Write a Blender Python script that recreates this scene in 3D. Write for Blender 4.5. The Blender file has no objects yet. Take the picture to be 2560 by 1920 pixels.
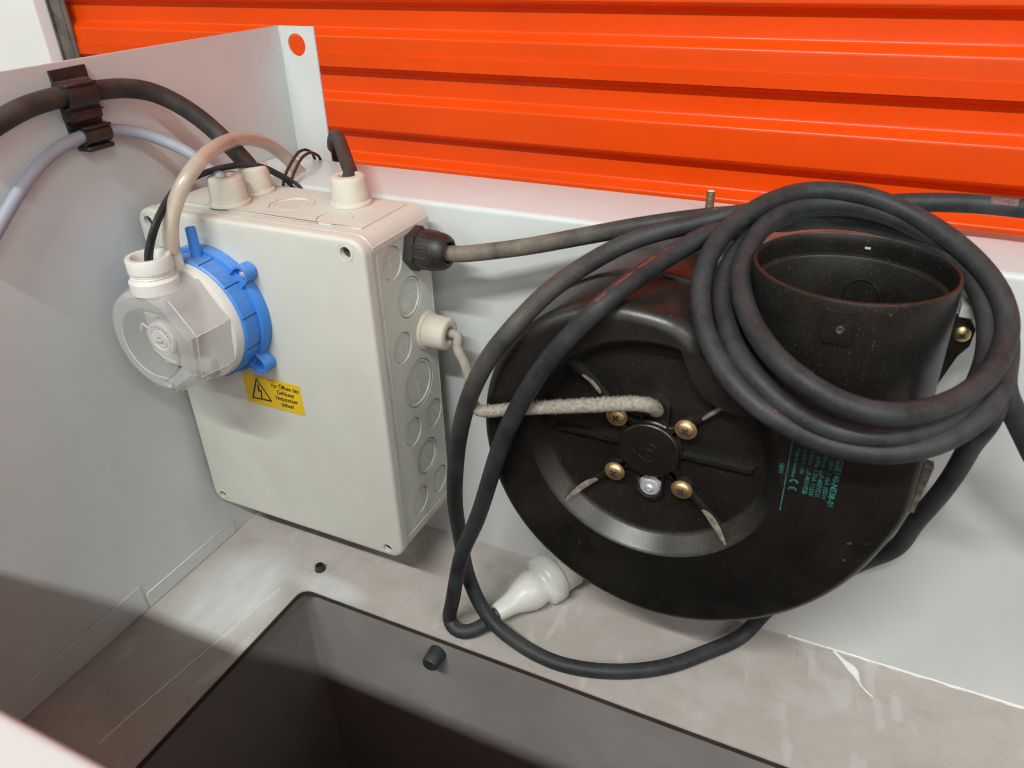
import bpy, bmesh, math, random
from mathutils import Vector, Matrix

random.seed(7)
sc = bpy.context.scene
COL = sc.collection
PI = math.pi

# ------------------------------------------------------------------ camera
cam_data = bpy.data.cameras.new('camera')
cam_data.sensor_fit = 'HORIZONTAL'
cam_data.sensor_width = 36.0
cam_data.lens = 27.04
cam_data.clip_start = 0.01
cam_data.clip_end = 60.0
cam = bpy.data.objects.new('camera', cam_data)
COL.objects.link(cam)
# world directions of the camera's right / down / forward axes
CR = Vector((0.9055, 0.4237, -0.0246))
CD = Vector((0.1967, -0.4704, -0.8602))
CF = Vector((-0.3761, 0.7741, -0.5093))
cm = Matrix.Identity(4)
for i in range(3):
    cm[i][0] = CR[i]; cm[i][1] = -CD[i]; cm[i][2] = -CF[i]
cm[0][3], cm[1][3], cm[2][3] = 0.4331, -0.4197, 0.4340
cam.matrix_world = cm
cam_data.dof.use_dof = True
cam_data.dof.focus_distance = 0.58
cam_data.dof.aperture_fstop = 14.0
sc.camera = cam

# ------------------------------------------------------------------ ambient light and lamps
world = bpy.data.worlds.new('World'); sc.world = world
world.use_nodes = True
bg = world.node_tree.nodes['Background']
bg.inputs['Color'].default_value = (1.0, 0.965, 0.89, 1)
bg.inputs['Strength'].default_value = 0.155

def ceiling_tube(x0, x1, power, color=(0.965, 0.985, 0.955)):
    """one fluorescent batten of the row that runs along the corridor, parallel to the shutter"""
    ld = bpy.data.lights.new('ceiling_tube', 'AREA'); ld.shape = 'RECTANGLE'
    ld.size = x1 - x0; ld.size_y = 0.06; ld.energy = power; ld.color = color
    o = bpy.data.objects.new('ceiling_tube', ld); COL.objects.link(o)
    p = Vector(((x0+x1)/2, -0.369 - 1.28, 0.282 + 1.28*1.42))
    z = Vector((0, -0.45, 1)).normalized(); x = Vector((1, 0, 0)); y = z.cross(x)
    m = Matrix.Identity(4)
    for i in range(3):
        m[i][0] = x[i]; m[i][1] = y[i]; m[i][2] = z[i]; m[i][3] = p[i]
    o.matrix_world = m
for a, b, w in ((-2.75, -1.55, 15.0), (-0.35, 0.85, 54.0), (1.7, 2.9, 25.0), (3.8, 5.0, 25.0)):
    ceiling_tube(a, b, w)
# unseen soft area lamp added in place of bounce from opposite the shutter
ld = bpy.data.lights.new('bounce_fill', 'AREA'); ld.shape = 'RECTANGLE'
ld.size = 4.0; ld.size_y = 1.3; ld.energy = 26.0; ld.color = (0.96, 0.985, 0.96)
lo = bpy.data.objects.new('bounce_fill', ld); COL.objects.link(lo)
lo.location = (1.5, -2.8, 1.15); lo.rotation_euler = (math.radians(82), 0, math.radians(22))

vs = sc.view_settings
vs.view_transform = 'Standard'; vs.look = 'None'; vs.gamma = 1.0; vs.exposure = 0.10
vs.use_curve_mapping = False
sc.cycles.filter_width = 1.05
sc.cycles.max_bounces = 8
sc.cycles.transparent_max_bounces = 12

# ------------------------------------------------------------------ helpers
def make(name, verts, faces, mat, parent=None, smooth=40):
    me = bpy.data.meshes.new(name)
    me.from_pydata([tuple(v) for v in verts], [], faces)
    me.validate(); me.update()
    return link(name, me, mat, parent, smooth)

def link(name, me, mat, parent=None, smooth=40):
    bm = bmesh.new(); bm.from_mesh(me)
    bmesh.ops.remove_doubles(bm, verts=bm.verts, dist=1e-6)
    bmesh.ops.recalc_face_normals(bm, faces=bm.faces)
    bm.to_mesh(me); bm.free()
    if smooth:
        for p in me.polygons: p.use_smooth = True
        me.set_sharp_from_angle(angle=math.radians(smooth))
    if mat: me.materials.append(M[mat])
    o = bpy.data.objects.new(name, me); COL.objects.link(o)
    attach(o, parent)
    return o

def attach(o, parent):
    if parent is None: return
    o.parent = parent
    w = Vector((0, 0, 0)); p = parent
    while p is not None:
        w += Vector(p.location); p = p.parent
    o.location = Vector(o.location) - w

def thing(name, label, cat, loc=(0, 0, 0), group=None):
    o = bpy.data.objects.new(name, None); COL.objects.link(o)
    o.empty_display_size = 0.02; o.location = loc
    return tag(o, label, cat, group)

def tag(o, label=None, cat=None, group=None, kind=None):
    if label: o['label'] = label
    if cat: o['category'] = cat
    if group: o['group'] = group
    if kind: o['kind'] = kind
    return o

class MB:
    """collects pieces of ONE object"""
    def __init__(s): s.v = []; s.f = []
    def add(s, v, f):
        n = len(s.v); s.v += [Vector(p) for p in v]; s.f += [tuple(i + n for i in q) for q in f]
        return s
    def box(s, x0, x1, y0, y1, z0, z1, bevel=0.0, seg=2):
        bm = bmesh.new()
        vv = [bm.verts.new(p) for p in ((x0,y0,z0),(x1,y0,z0),(x1,y1,z0),(x0,y1,z0),(x0,y0,z1),(x1,y0,z1),(x1,y1,z1),(x0,y1,z1))]
        for q in ((0,3,2,1),(4,5,6,7),(0,1,5,4),(1,2,6,5),(2,3,7,6),(3,0,4,7)): bm.faces.new([vv[i] for i in q])
        if bevel: bmesh.ops.bevel(bm, geom=list(bm.edges), offset=bevel, segments=seg, profile=0.5, affect='EDGES')
        s.bm(bm); return s
    def bm(s, bm):
        bm.verts.index_update()
        s.add([v.co.copy() for v in bm.verts], [tuple(v.index for v in f.verts) for f in bm.faces]); bm.free(); return s
    def lathe(s, prof, c, axis='z', seg=32, a0=0.0, a1=2*PI, rfun=None, skip=None, squash=None):
        """prof: list of (radius, height along axis from c)"""
        full = abs(a1 - a0 - 2*PI) < 1e-6
        n = seg if full else seg + 1
        v = []; f = []
        for (r, h) in prof:
            for k in range(n):
                a = a0 + (a1 - a0) * k / seg
                rr = r * (rfun(a) if rfun else 1.0)
                u, w = rr*math.cos(a), rr*math.sin(a)
                if axis == 'z': p = (u, w, h)
                elif axis == 'y': p = (u, h, w)
                else: p = (h, u, w)
                v.append(Vector(c) + Vector(p))
        for i in range(len(prof)-1):
            for k in range(seg):
                if skip and skip(i, k): continue
                k2 = (k+1) % n if full else k+1
                f.append((i*n+k, i*n+k2, (i+1)*n+k2, (i+1)*n+k))
        s.add(v, f); return s
    def xf(s, m):
        s.v = [m @ p for p in s.v]; return s
    def go(s, name, mat, parent=None, smooth=40): return make(name, s.v, s.f, mat, parent, smooth)

def rrect(x0, x1, z0, z1, r, n=6):
    pts = []
    for (cx, cz, a) in ((x1-r, z1-r, 0), (x0+r, z1-r, 90), (x0+r, z0+r, 180), (x1-r, z0+r, 270)):
        for k in range(n+1):
            t = math.radians(a + 90*k/n); pts.append((cx + r*math.cos(t), cz + r*math.sin(t)))
    return pts
def circle(cx, cz, r, n=28): return [(cx + r*math.cos(2*PI*k/n), cz + r*math.sin(2*PI*k/n)) for k in range(n)]

def plate(outline, holes, d0, d1, to3d, bevel=0.0, bseg=3, inset=None):
    """flat plate with real through holes. to3d(u, v, d). The face at d1 has a rounded rim when bevel>0 (inset(t) returns the outline shrunk by t)."""
    mb = MB()
    def cap(out, d):
        bm = bmesh.new(); edges = []
        for loop in [out] + holes:
            vv = [bm.verts.new((p[0], p[1], 0)) for p in loop]
            for i in range(len(vv)): edges.append(bm.edges.new((vv[i], vv[(i+1) % len(vv)])))
        bmesh.ops.triangle_fill(bm, use_beauty=True, use_dissolve=False, edges=edges, normal=(0,0,1))
        bm.verts.index_update()
        mb.add([to3d(v.co.x, v.co.y, d) for v in bm.verts], [tuple(v.index for v in f.verts) for f in bm.faces]); bm.free()
    sg = 1 if d1 > d0 else -1
    rings = [(outline, d0)]
    if bevel:
        for k in range(bseg+1):
            a = PI/2*k/bseg
            rings.append((inset(bevel*(1-math.cos(a))), d1 - sg*bevel*(1-math.sin(a))))
    else: rings.append((outline, d1))
    n = len(outline)
    for (o1, e1), (o2, e2) in zip(rings, rings[1:]):
        v = [to3d(p[0], p[1], e1) for p in o1] + [to3d(p[0], p[1], e2) for p in o2]
        mb.add(v, [(k, (k+1) % n, n+(k+1) % n, n+k) for k in range(n)])
    cap(rings[0][0], d0); cap(rings[-1][0], d1)
    for h in holes:
        m_ = len(h)
        v = [to3d(p[0], p[1], d0) for p in h] + [to3d(p[0], p[1], d1) for p in h]
        mb.add(v, [(k, (k+1) % m_, m_+(k+1) % m_, m_+k) for k in range(m_)])
    return mb

def smooth_path(pts, step=0.003):
    P = [Vector(p) for p in pts]
    # centripetal Catmull-Rom
    Q = [P[0]*2-P[1]] + P + [P[-1]*2-P[-2]]
    out = []
    for i in range(1, len(Q)-2):
        p0, p1, p2, p3 = Q[i-1], Q[i], Q[i+1], Q[i+2]
        def tj(ti, a, b): return ti + max((b-a).length, 1e-6)**0.5
        t0 = 0.0; t1 = tj(t0,p0,p1); t2 = tj(t1,p1,p2); t3 = tj(t2,p2,p3)
        n = max(2, int((p2-p1).length/step))
        for k in range(n):
            t = t1 + (t2-t1)*k/n
            A1 = p0*((t1-t)/(t1-t0)) + p1*((t-t0)/(t1-t0)); A2 = p1*((t2-t)/(t2-t1)) + p2*((t-t1)/(t2-t1)); A3 = p2*((t3-t)/(t3-t2)) + p3*((t-t2)/(t3-t2))
            B1 = A1*((t2-t)/(t2-t0)) + A2*((t-t0)/(t2-t0)); B2 = A2*((t3-t)/(t3-t1)) + A3*((t-t1)/(t3-t1))
            out.append(B1*((t2-t)/(t2-t1)) + B2*((t-t1)/(t2-t1)))
    out.append(P[-1])
    for _ in range(6):   # relax small kinks
        out = [out[0]] + [(out[i-1] + out[i]*2 + out[i+1])/4 for i in range(1, len(out)-1)] + [out[-1]]
    return out

def frames(path):
    T = []
    for i in range(len(path)):
        t = path[min(i+1, len(path)-1)] - path[max(i-1, 0)]
        T.append(t.normalized())
    n = T[0].orthogonal().normalized(); F = []
    for i, t in enumerate(T):
        n = (n - t*n.dot(t)).normalized(); F.append((t, n, t.cross(n)))
    return F

def tube(mb, path, r, sides=14, caps=True, rough=0.0, hollow=0.0):
    F = frames(path); v = []; f = []
    for i, p in enumerate(path):
        t, n, b = F[i]
        for k in range(sides):
            a = 2*PI*k/sides
            rr = (r(i/(len(path)-1)) if callable(r) else r) + (random.uniform(-rough, rough) if rough else 0)
            v.append(p + n*(rr*math.cos(a)) + b*(rr*math.sin(a)))
    N = len(path)
    for i in range(N-1):
        for k in range(sides):
            f.append((i*sides+k, i*sides+(k+1) % sides, (i+1)*sides+(k+1) % sides, (i+1)*sides+k))
    if caps:
        f.append(tuple(range(sides))[::-1]); f.append(tuple((N-1)*sides+k for k in range(sides)))
    mb.add(v, f); return mb

def text_mesh(body, size, to3d, depth=0.0, bold=0.0, align='LEFT', spacing=1.0):
    """flat or raised lettering; to3d(u, v, d) maps text coordinates to the surface"""
    cu = bpy.data.curves.new('lettering', 'FONT'); cu.body = body; cu.size = size; cu.align_x = align
    cu.offset = bold; cu.space_character = spacing; cu.resolution_u = 3
    if depth: cu.extrude = depth/2
    o = bpy.data.objects.new('lettering', cu); COL.objects.link(o)
    dg = bpy.context.evaluated_depsgraph_get()
    me = bpy.data.meshes.new_from_object(o.evaluated_get(dg), depsgraph=dg)
    v = [to3d(p.co.x, p.co.y, p.co.z) for p in me.vertices]; f = [tuple(q.vertices) for q in me.polygons]
    bpy.data.objects.remove(o); bpy.data.curves.remove(cu); bpy.data.meshes.remove(me)
    return MB().add(v, f)

# ------------------------------------------------------------------ materials
M = {}
def nodes_of(name):
    m = bpy.data.materials.new(name); m.use_nodes = True
    nt = m.node_tree; b = nt.nodes['Principled BSDF']; M[name] = m
    return m, nt, b
def nnew(nt, t, **kw):
    n = nt.nodes.new(t)
    for k, v in kw.items():
        if k in n.inputs: n.inputs[k].default_value = v
        else: setattr(n, k, v)
    return n
def noise(nt, scale, detail=4.0, rough=0.55, stretch=None, distort=0.0):
    tc = nnew(nt, 'ShaderNodeTexCoord')
    n = nnew(nt, 'ShaderNodeTexNoise'); n.inputs['Scale'].default_value = scale
    n.inputs['Detail'].default_value = detail; n.inputs['Roughness'].default_value = rough; n.inputs['Distortion'].default_value = distort
    if stretch:
        mp = nnew(nt, 'ShaderNodeMapping'); mp.inputs['Scale'].default_value = stretch
        nt.links.new(tc.outputs['Object'], mp.inputs['Vector']); nt.links.new(mp.outputs['Vector'], n.inputs['Vector'])
    else: nt.links.new(tc.outputs['Object'], n.inputs['Vector'])
    return n.outputs['Fac']
def ramp(nt, fac, p0, p1, c0=(0,0,0,1), c1=(1,1,1,1)):
    r = nnew(nt, 'ShaderNodeValToRGB'); e = r.color_ramp.elements
    e[0].position = p0; e[1].position = p1; e[0].color = c0; e[1].color = c1
    nt.links.new(fac, r.inputs['Fac']); return r.outputs['Color']
def mix(nt, fac, a, b):
    n = nnew(nt, 'ShaderNodeMix'); n.data_type = 'RGBA'
    for sock, val in ((n.inputs[0], fac), (n.inputs[6], a), (n.inputs[7], b)):
        if hasattr(val, 'links') or hasattr(val, 'is_linked'): nt.links.new(val, sock)
        else: sock.default_value = val if not isinstance(val, tuple) else (*val, 1)[:4]
    return n.outputs[2]
def mul(nt, a, b):
    n = nnew(nt, 'ShaderNodeMath'); n.operation = 'MULTIPLY'
    for s_, v_ in zip(n.inputs, (a, b)):
        if hasattr(v_, 'is_linked'): nt.links.new(v_, s_)
        else: s_.default_value = v_
    return n.outputs[0]
def bump(nt, b, fac, strength, dist=0.001):
    n = nnew(nt, 'ShaderNodeBump'); n.inputs['Strength'].default_value = strength; n.inputs['Distance'].default_value = dist
    nt.links.new(fac, n.inputs['Height']); nt.links.new(n.outputs['Normal'], b.inputs['Normal'])
def blob(nt, c, r, e0=0.0, e1=0.55):
    tc = nnew(nt, 'ShaderNodeTexCoord'); mp = nnew(nt, 'ShaderNodeMapping'); mp.vector_type = 'TEXTURE'
    mp.inputs['Location'].default_value = c; mp.inputs['Scale'].default_value = (r, r, r)
    nt.links.new(tc.outputs['Object'], mp.inputs['Vector'])
    g = nnew(nt, 'ShaderNodeTexGradient'); g.gradient_type = 'SPHERICAL'
    nt.links.new(mp.outputs['Vector'], g.inputs['Vector'])
    return ramp(nt, g.outputs['Fac'], e0, e1)
def upness(nt, lo, hi):
    g = nnew(nt, 'ShaderNodeNewGeometry'); s = nnew(nt, 'ShaderNodeSeparateXYZ'); nt.links.new(g.outputs['Normal'], s.inputs[0])
    return ramp(nt, s.outputs['Z'], lo, hi)

def simple(name, base, rough=0.45, var=0.06, vscale=60, bstr=0.0, bscale=900, spec=0.5, metal=0.0, dirt=None, dirt_amt=0.0, dirt_scale=35, speck=None, up=None, dusty=None, grit=None, dent=None, ledge=None):
    m, nt, b = nodes_of(name)
    b.inputs['Roughness'].default_value = rough; b.inputs['Metallic'].default_value = metal
    b.inputs['Specular IOR Level'].default_value = spec
    lo = tuple(c*(1-var) for c in base); hi = tuple(min(1, c*(1+var)) for c in base)
    col = mix(nt, ramp(nt, noise(nt, vscale), 0.35, 0.65), lo, hi)
    if dirt:
        col = mix(nt, mul(nt, ramp(nt, noise(nt, dirt_scale, 6, 0.65), 0.45, 0.75), dirt_amt), col, dirt)
    if up:      # settled dust
        col = mix(nt, mul(nt, mul(nt, upness(nt, 0.25, 0.95), ramp(nt, noise(nt, 220, 5, 0.7), 0.3, 0.7)), up[1]), col, up[0])
    if grit:    # sparse marks: (colour, amount, scale)
        col = mix(nt, mul(nt, ramp(nt, noise(nt, grit[2], 2, 0.4), 0.765, 0.80), grit[1]), col, grit[0])
    if ledge:   # dust lying on sloping ledges, less on the wiped level tops: (colour, amount)
        g_ = nnew(nt, 'ShaderNodeNewGeometry'); s_ = nnew(nt, 'ShaderNodeSeparateXYZ'); nt.links.new(g_.outputs['Normal'], s_.inputs[0])
        r_ = nnew(nt, 'ShaderNodeValToRGB'); e_ = r_.color_ramp.elements
        e_[0].position = 0.16; e_[0].color = (0, 0, 0, 1); e_[1].position = 0.50; e_[1].color = (1, 1, 1, 1)
        e2 = e_.new(0.92); e2.color = (0.16, 0.16, 0.16, 1)
        nt.links.new(s_.outputs['Z'], r_.inputs['Fac'])
        col = mix(nt, mul(nt, mul(nt, r_.outputs['Color'], ramp(nt, noise(nt, 500, 6, 0.7), 0.15, 0.75)), ledge[1]), col, ledge[0])
    if dusty:   # a thickly dusted stretch: (centre, radius, colour)
        col = mix(nt, mul(nt, blob(nt, dusty[0], dusty[1]), ramp(nt, noise(nt, 45, 6, 0.7), 0.25, 0.6)), col, dusty[2])
    if speck:
        col = mix(nt, mul(nt, ramp(nt, noise(nt, 1400, 2, 0.5), 0.66, 0.74), speck[1]), col, speck[0])
    nt.links.new(col, b.inputs['Base Color'])
    rr = nnew(nt, 'ShaderNodeMapRange'); rr.inputs['To Min'].default_value = max(0.03, rough-0.07); rr.inputs['To Max'].default_value = min(1, rough+0.10)
    nt.links.new(noise(nt, vscale*1.7, 5, 0.6), rr.inputs['Value']); nt.links.new(rr.outputs[0], b.inputs['Roughness'])
    if bstr: bump(nt, b, noise(nt, bscale, 3), bstr, 0.0006)
    if dent: bump(nt, b, noise(nt, dent[0], 3, 0.5, (0.35, 1, 1)), dent[1], 0.004)
    return m

simple('painted_steel', (0.585, 0.615, 0.610), 0.36, 0.035, 10, 0.06, 600, dirt=(0.47, 0.44, 0.39), dirt_amt=0.20, dirt_scale=11, grit=((0.30, 0.27, 0.23), 0.5, 120))
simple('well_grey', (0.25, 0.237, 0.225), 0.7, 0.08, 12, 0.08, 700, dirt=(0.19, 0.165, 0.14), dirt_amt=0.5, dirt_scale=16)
simple('edge_trim', (0.045, 0.035, 0.028), 0.6, 0.2, 60, 0.1, 700)
simple('orange_paint', (0.83, 0.074, 0.003), 0.29, 0.05, 5, 0.0, 400, spec=0.32, dirt=(0.60, 0.068, 0.010), dirt_amt=0.45, dirt_scale=7, grit=((0.30, 0.06, 0.03), 0.6, 130), dent=(4.0, 0.35))
simple('wall_paint', (0.88, 0.87, 0.84), 0.7, 0.03, 8, 0.1, 300)
simple('galvanised', (0.22, 0.20, 0.18), 0.5, 0.25, 30, 0.1, 300, metal=0.7, dirt=(0.05, 0.045, 0.04), dirt_amt=0.8)
simple('concrete', (0.30, 0.29, 0.27), 0.8, 0.15, 6, 0.2, 80)
simple('enclosure_plastic', (0.590, 0.600, 0.542), 0.42, 0.025, 25, 0.06, 1500, grit=((0.28, 0.23, 0.17), 0.6, 260), dirt=(0.50, 0.43, 0.33), dirt_amt=0.18, dirt_scale=22, up=((0.53, 0.49, 0.42), 0.35))
simple('grommet_rubber', (0.60, 0.565, 0.49), 0.6, 0.05, 90, 0.08, 900, dirt=(0.40, 0.33, 0.25), dirt_amt=0.35, up=((0.45, 0.38, 0.29), 0.4))
simple('black_rubber', (0.021, 0.0235, 0.0265), 0.50, 0.3, 60, 0.25, 900, spec=0.30, dirt=(0.070, 0.071, 0.070), dirt_amt=0.65, dirt_scale=33, speck=((0.22, 0.21, 0.19), 0.45), up=((0.066, 0.066, 0.063), 0.42), grit=((0.17, 0.165, 0.15), 0.7, 190), dusty=((0.195, -0.02, 0.27), 0.135, (0.19, 0.165, 0.13)))
simple('dusty_black_rubber', (0.022, 0.020, 0.019), 0.6, 0.3, 60, 0.15, 1300, dirt=(0.085, 0.070, 0.055), dirt_amt=0.55, dirt_scale=30, speck=((0.25, 0.22, 0.18), 0.3), up=((0.075, 0.063, 0.050), 0.5))
simple('black_plastic', (0.016, 0.014, 0.013), 0.45, 0.25, 40, 0.12, 900, dirt=(0.07, 0.06, 0.05), dirt_amt=0.5, dirt_scale=60, speck=((0.3, 0.27, 0.22), 0.35))
simple('fan_plastic', (0.0075, 0.0072, 0.0064), 0.33, 0.25, 30, 0.08, 1100, spec=0.45, dirt=(0.034, 0.031, 0.026), dirt_amt=0.55, dirt_scale=14, speck=((0.22, 0.20, 0.16), 0.45), ledge=((0.105, 0.096, 0.082), 0.48), grit=((0.14, 0.125, 0.10), 0.6, 260))
simple('dust_felt', (0.325, 0.298, 0.255), 0.95, 0.22, 500, 0.9, 1100, spec=0.1)
simple('fin_dust', (0.10, 0.088, 0.07), 0.9, 0.5, 150, 0.5, 700, spec=0.2)
simple('grey_cable', (0.30, 0.33, 0.395), 0.48, 0.06, 60, 0.05, 900, dirt=(0.30, 0.27, 0.23), dirt_amt=0.25)
simple('dusty_grey_cable', (0.36, 0.33, 0.28), 0.75, 0.15, 150, 0.2, 900, dirt=(0.2, 0.17, 0.13), dirt_amt=0.5)
simple('brown_wire', (0.035, 0.022, 0.018), 0.5, 0.2, 200, 0.05, 900, up=((0.10, 0.08, 0.065), 0.5))
simple('blue_plastic', (0.045, 0.215, 0.63), 0.40, 0.05, 40, 0.05, 900, up=((0.30, 0.38, 0.55), 0.40))
simple('blue_groove', (0.010, 0.03, 0.12), 0.6)
simple('white_plastic', (0.66, 0.655, 0.61), 0.38, 0.03, 60, 0.03, 900, up=((0.58, 0.53, 0.48), 0.15))
simple('aged_plastic', (0.50, 0.475, 0.42), 0.5, 0.05, 80)
simple('glint_dial_white', (0.74, 0.74, 0.72), 0.2, 0.05, 80)  # pale tone for the painted cover-edge glints, also the dial's own white
simple('rib_dust', (0.20, 0.18, 0.145), 0.95, 0.3, 300, 0.6, 900, spec=0.1)
simple('terminal_grey', (0.10, 0.10, 0.095), 0.5)
simple('yellow_vinyl', (0.72, 0.475, 0.012), 0.42, 0.06, 40, 0.03, 800)
simple('black_ink', (0.012, 0.010, 0.008), 0.6)
simple('dial_ink', (0.05, 0.05, 0.05), 0.6)
simple('cyan_print', (0.024, 0.19, 0.16), 0.6, 0.45, 260)
simple('red_print', (0.16, 0.034, 0.022), 0.6, 0.5, 700)
simple('faded_tag', (0.13, 0.066, 0.058), 0.6, 0.4, 700)
simple('brass', (0.76, 0.61, 0.33), 0.42, 0.12, 200, 0.05, 900, metal=1.0)
simple('zinc', (0.60, 0.62, 0.66), 0.42, 0.12, 200, 0.05, 900, metal=0.45)
simple('stud_steel', (0.36, 0.29, 0.20), 0.45, 0.2, 300, 0.1, 900, metal=0.9)
simple('hole_dark', (0.02, 0.018, 0.016), 0.8)
simple('screw_dark', (0.10, 0.085, 0.07), 0.5, metal=0.6)
simple('plug_rubber', (0.62, 0.63, 0.585), 0.30, 0.03, 60, 0.02, 900, dirt=(0.42, 0.38, 0.30), dirt_amt=0.25)
simple('plug_body', (0.55, 0.54, 0.47), 0.5, 0.05, 60)
simple('sealant', (0.78, 0.78, 0.75), 0.5, 0.04, 90, 0.2, 400)

def patch(nt, cx, cy, rx, ry, edge=0.5):
    """soft-edged oval region of the surface, in metres"""
    tc = nnew(nt, 'ShaderNodeTexCoord'); mp = nnew(nt, 'ShaderNodeMapping'); mp.vector_type = 'TEXTURE'
    mp.inputs['Location'].default_value = (cx, cy, 0); mp.inputs['Scale'].default_value = (rx, ry, 1)
    nt.links.new(tc.outputs['Object'], mp.inputs['Vector'])
    g = nnew(nt, 'ShaderNodeTexGradient'); g.gradient_type = 'SPHERICAL'
    nt.links.new(mp.outputs['Vector'], g.inputs['Vector'])
    return ramp(nt, g.outputs['Fac'], 0.02, edge)
FLOOR_ORIGIN = (0.0, 0.0, 0.0)
def floor_material():
    m, nt, b = nodes_of('stained_floor')
    b.inputs['Roughness'].default_value = 0.5
    base = mix(nt, ramp(nt, noise(nt, 7, 5, 0.6), 0.35, 0.65), (0.39, 0.36, 0.328), (0.455, 0.42, 0.395))
    # dirty film, brown, heavier to the right
    base = mix(nt, mul(nt, ramp(nt, noise(nt, 13, 6, 0.65, (1.0, 1.9, 1.0)), 0.45, 0.72), 0.5), base, (0.305, 0.275, 0.215))
    base = mix(nt, mul(nt, ramp(nt, noise(nt, 55, 5, 0.7), 0.50, 0.75), 0.35), base, (0.30, 0.265, 0.22))
    # wiped white paint left of the opening and by its corner
    brush = ramp(nt, noise(nt, 26, 5, 0.62, (1.5, 0.5, 1.0), 0.2), 0.15, 0.68)
    base = mix(nt, mul(nt, mul(nt, patch(nt, 0.047, -0.128, 0.046, 0.062), brush), 0.85), base, (0.62, 0.66, 0.65))
    base = mix(nt, mul(nt, mul(nt, patch(nt, 0.112, -0.094, 0.040, 0.014), brush), 0.75), base, (0.62, 0.66, 0.65))
    # smaller dabs and drips elsewhere
    base = mix(nt, mul(nt, ramp(nt, noise(nt, 38, 2, 0.45, (1.15, 0.55, 1.0), 0.7), 0.61, 0.68), 0.36), base, (0.57, 0.565, 0.54))
    base = mix(nt, mul(nt, ramp(nt, noise(nt, 900, 2, 0.5), 0.66, 0.73), 0.5), base, (0.16, 0.13, 0.10))
    base = mix(nt, mul(nt, ramp(nt, noise(nt, 150, 2, 0.4), 0.765, 0.80), 0.6), base, (0.20, 0.17, 0.13))
    # fine scratches in two directions
    base = mix(nt, mul(nt, ramp(nt, noise(nt, 70, 3, 0.5, (0.12, 6.0, 1.0)), 0.66, 0.70), 0.25), base, (0.60, 0.58, 0.54))
    base = mix(nt, mul(nt, ramp(nt, noise(nt, 60, 3, 0.5, (5.0, 0.16, 1.0)), 0.67, 0.71), 0.22), base, (0.30, 0.27, 0.23))
    nt.links.new(base, b.inputs['Base Color'])
    b.inputs['Roughness'].default_value = 0.75; b.inputs['Specular IOR Level'].default_value = 0.3
    bump(nt, b, noise(nt, 260, 5, 0.7), 0.22, 0.0008)
floor_material()

def clear_material(name, tint, solid, rough, transp):
    m, nt, b = nodes_of(name)
    b.inputs['Base Color'].default_value = (*solid, 1); b.inputs['Roughness'].default_value = rough
    b.inputs['Specular IOR Level'].default_value = 1.0
    t = nnew(nt, 'ShaderNodeBsdfTransparent'); t.inputs['Color'].default_value = (*tint, 1)
    mx = nnew(nt, 'ShaderNodeMixShader')
    mx.inputs['Fac'].default_value = 1 - transp
    nt.links.new(t.outputs[0], mx.inputs[1]); nt.links.new(b.outputs[0], mx.inputs[2])
    nt.links.new(mx.outputs[0], nt.nodes['Material Output'].inputs['Surface'])
    bump(nt, b, noise(nt, 240, 2), 0.06, 0.0006)
clear_material('clear_cover', (0.95, 0.95, 0.94), (0.60, 0.60, 0.59), 0.06, 0.53)
clear_material('clear_front', (0.97, 0.97, 0.96), (0.56, 0.56, 0.55), 0.06, 0.70)
clear_material('clear_hose', (0.95, 0.90, 0.82), (0.58, 0.51, 0.42), 0.28, 0.36)

# ------------------------------------------------------------------ the setting behind
tag(MB().add([(-4,-4,-.32),(4,-4,-.32),(4,4,-.32),(-4,4,-.32)], [(0,1,2,3)]).go('ground', 'concrete', None, 0), kind='structure')
tag(MB().box(-3.0, -0.675, 0.3745, 0.60, -0.319, 2.2, 0.003, 2).go('wall', 'wall_paint', None), kind='structure')

def roller_door():
    root = thing('roller_door', 'bright orange ribbed roller shutter door behind the grey cabinet', 'roller door', (0.4, 0.41, -0.318))
    p = 0.0735
    # profile of one corrugation, from its top downwards: (z, y); y smaller = nearer
    Yr, Yp = 0.4125, 0.4000
    def bend(z0, y0, z1, y1, z2, y2, r, n=5):
        a = Vector((z0-z1, y0-y1)).normalized(); c = Vector((z2-z1, y2-y1)).normalized(); q = Vector((z1, y1))
        s, e = q + a*r, q + c*r
        return [tuple(s*(1-t)**2 + q*2*t*(1-t) + e*t*t) for t in [k/n for k in range(n+1)]]
    key = [(0.0365, Yp), (0.0, Yp), (-0.0062, Yr), (-0.0300, Yr), (-0.0372, Yp), (-p, Yp)]
    prof = [(0.0012, Yp)]
    for k in range(1, 5): prof += bend(*key[k-1], *key[k], *key[k+1], 0.0030)
    prof += [(-p+0.0012, Yp)]
    x0, x1 = -0.660, 2.4
    me = None
    for k in range(-10, 19):
        zt = 0.3660 + k*p
        if zt - p < -0.318: continue
        if me is None:
            v = []; f = []
            for (z, y) in prof: v += [(x0, y, z), (x1, y, z)]
            for i in range(len(prof)-1): f.append((2*i, 2*i+1, 2*i+3, 2*i+2))
            o = make('slat', v, f, 'orange_paint', None, 60); me = o.data
        else:
            o = bpy.data.objects.new('slat', me); COL.objects.link(o)
        o.location = (0, 0, zt); attach(o, root)
    # lapped sheet edge (a thin proud strip)
    for zt in (0.3092, 0.3092 + 7*p, 0.3092 - 6*p):
        MB().box(x0, x1, Yp-0.0018, Yp+0.0004, zt-0.0150, zt, 0.0002, 1).go('lap_seam', 'orange_paint', root)
    MB().box(-0.6735, -0.6700, 0.3915, 0.3990, -0.317, 2.1, 0.001, 1).box(-0.6690, -0.6480, 0.3935, 0.3985, -0.317, 2.1, 0.0015, 2).go('guide_rail', 'galvanised', root)
    MB().box(-0.6475, -0.6400, 0.3945, 0.3985, -0.317, 2.1, 0.001, 1).go('brush_seal', 'galvanised', root)
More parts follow.
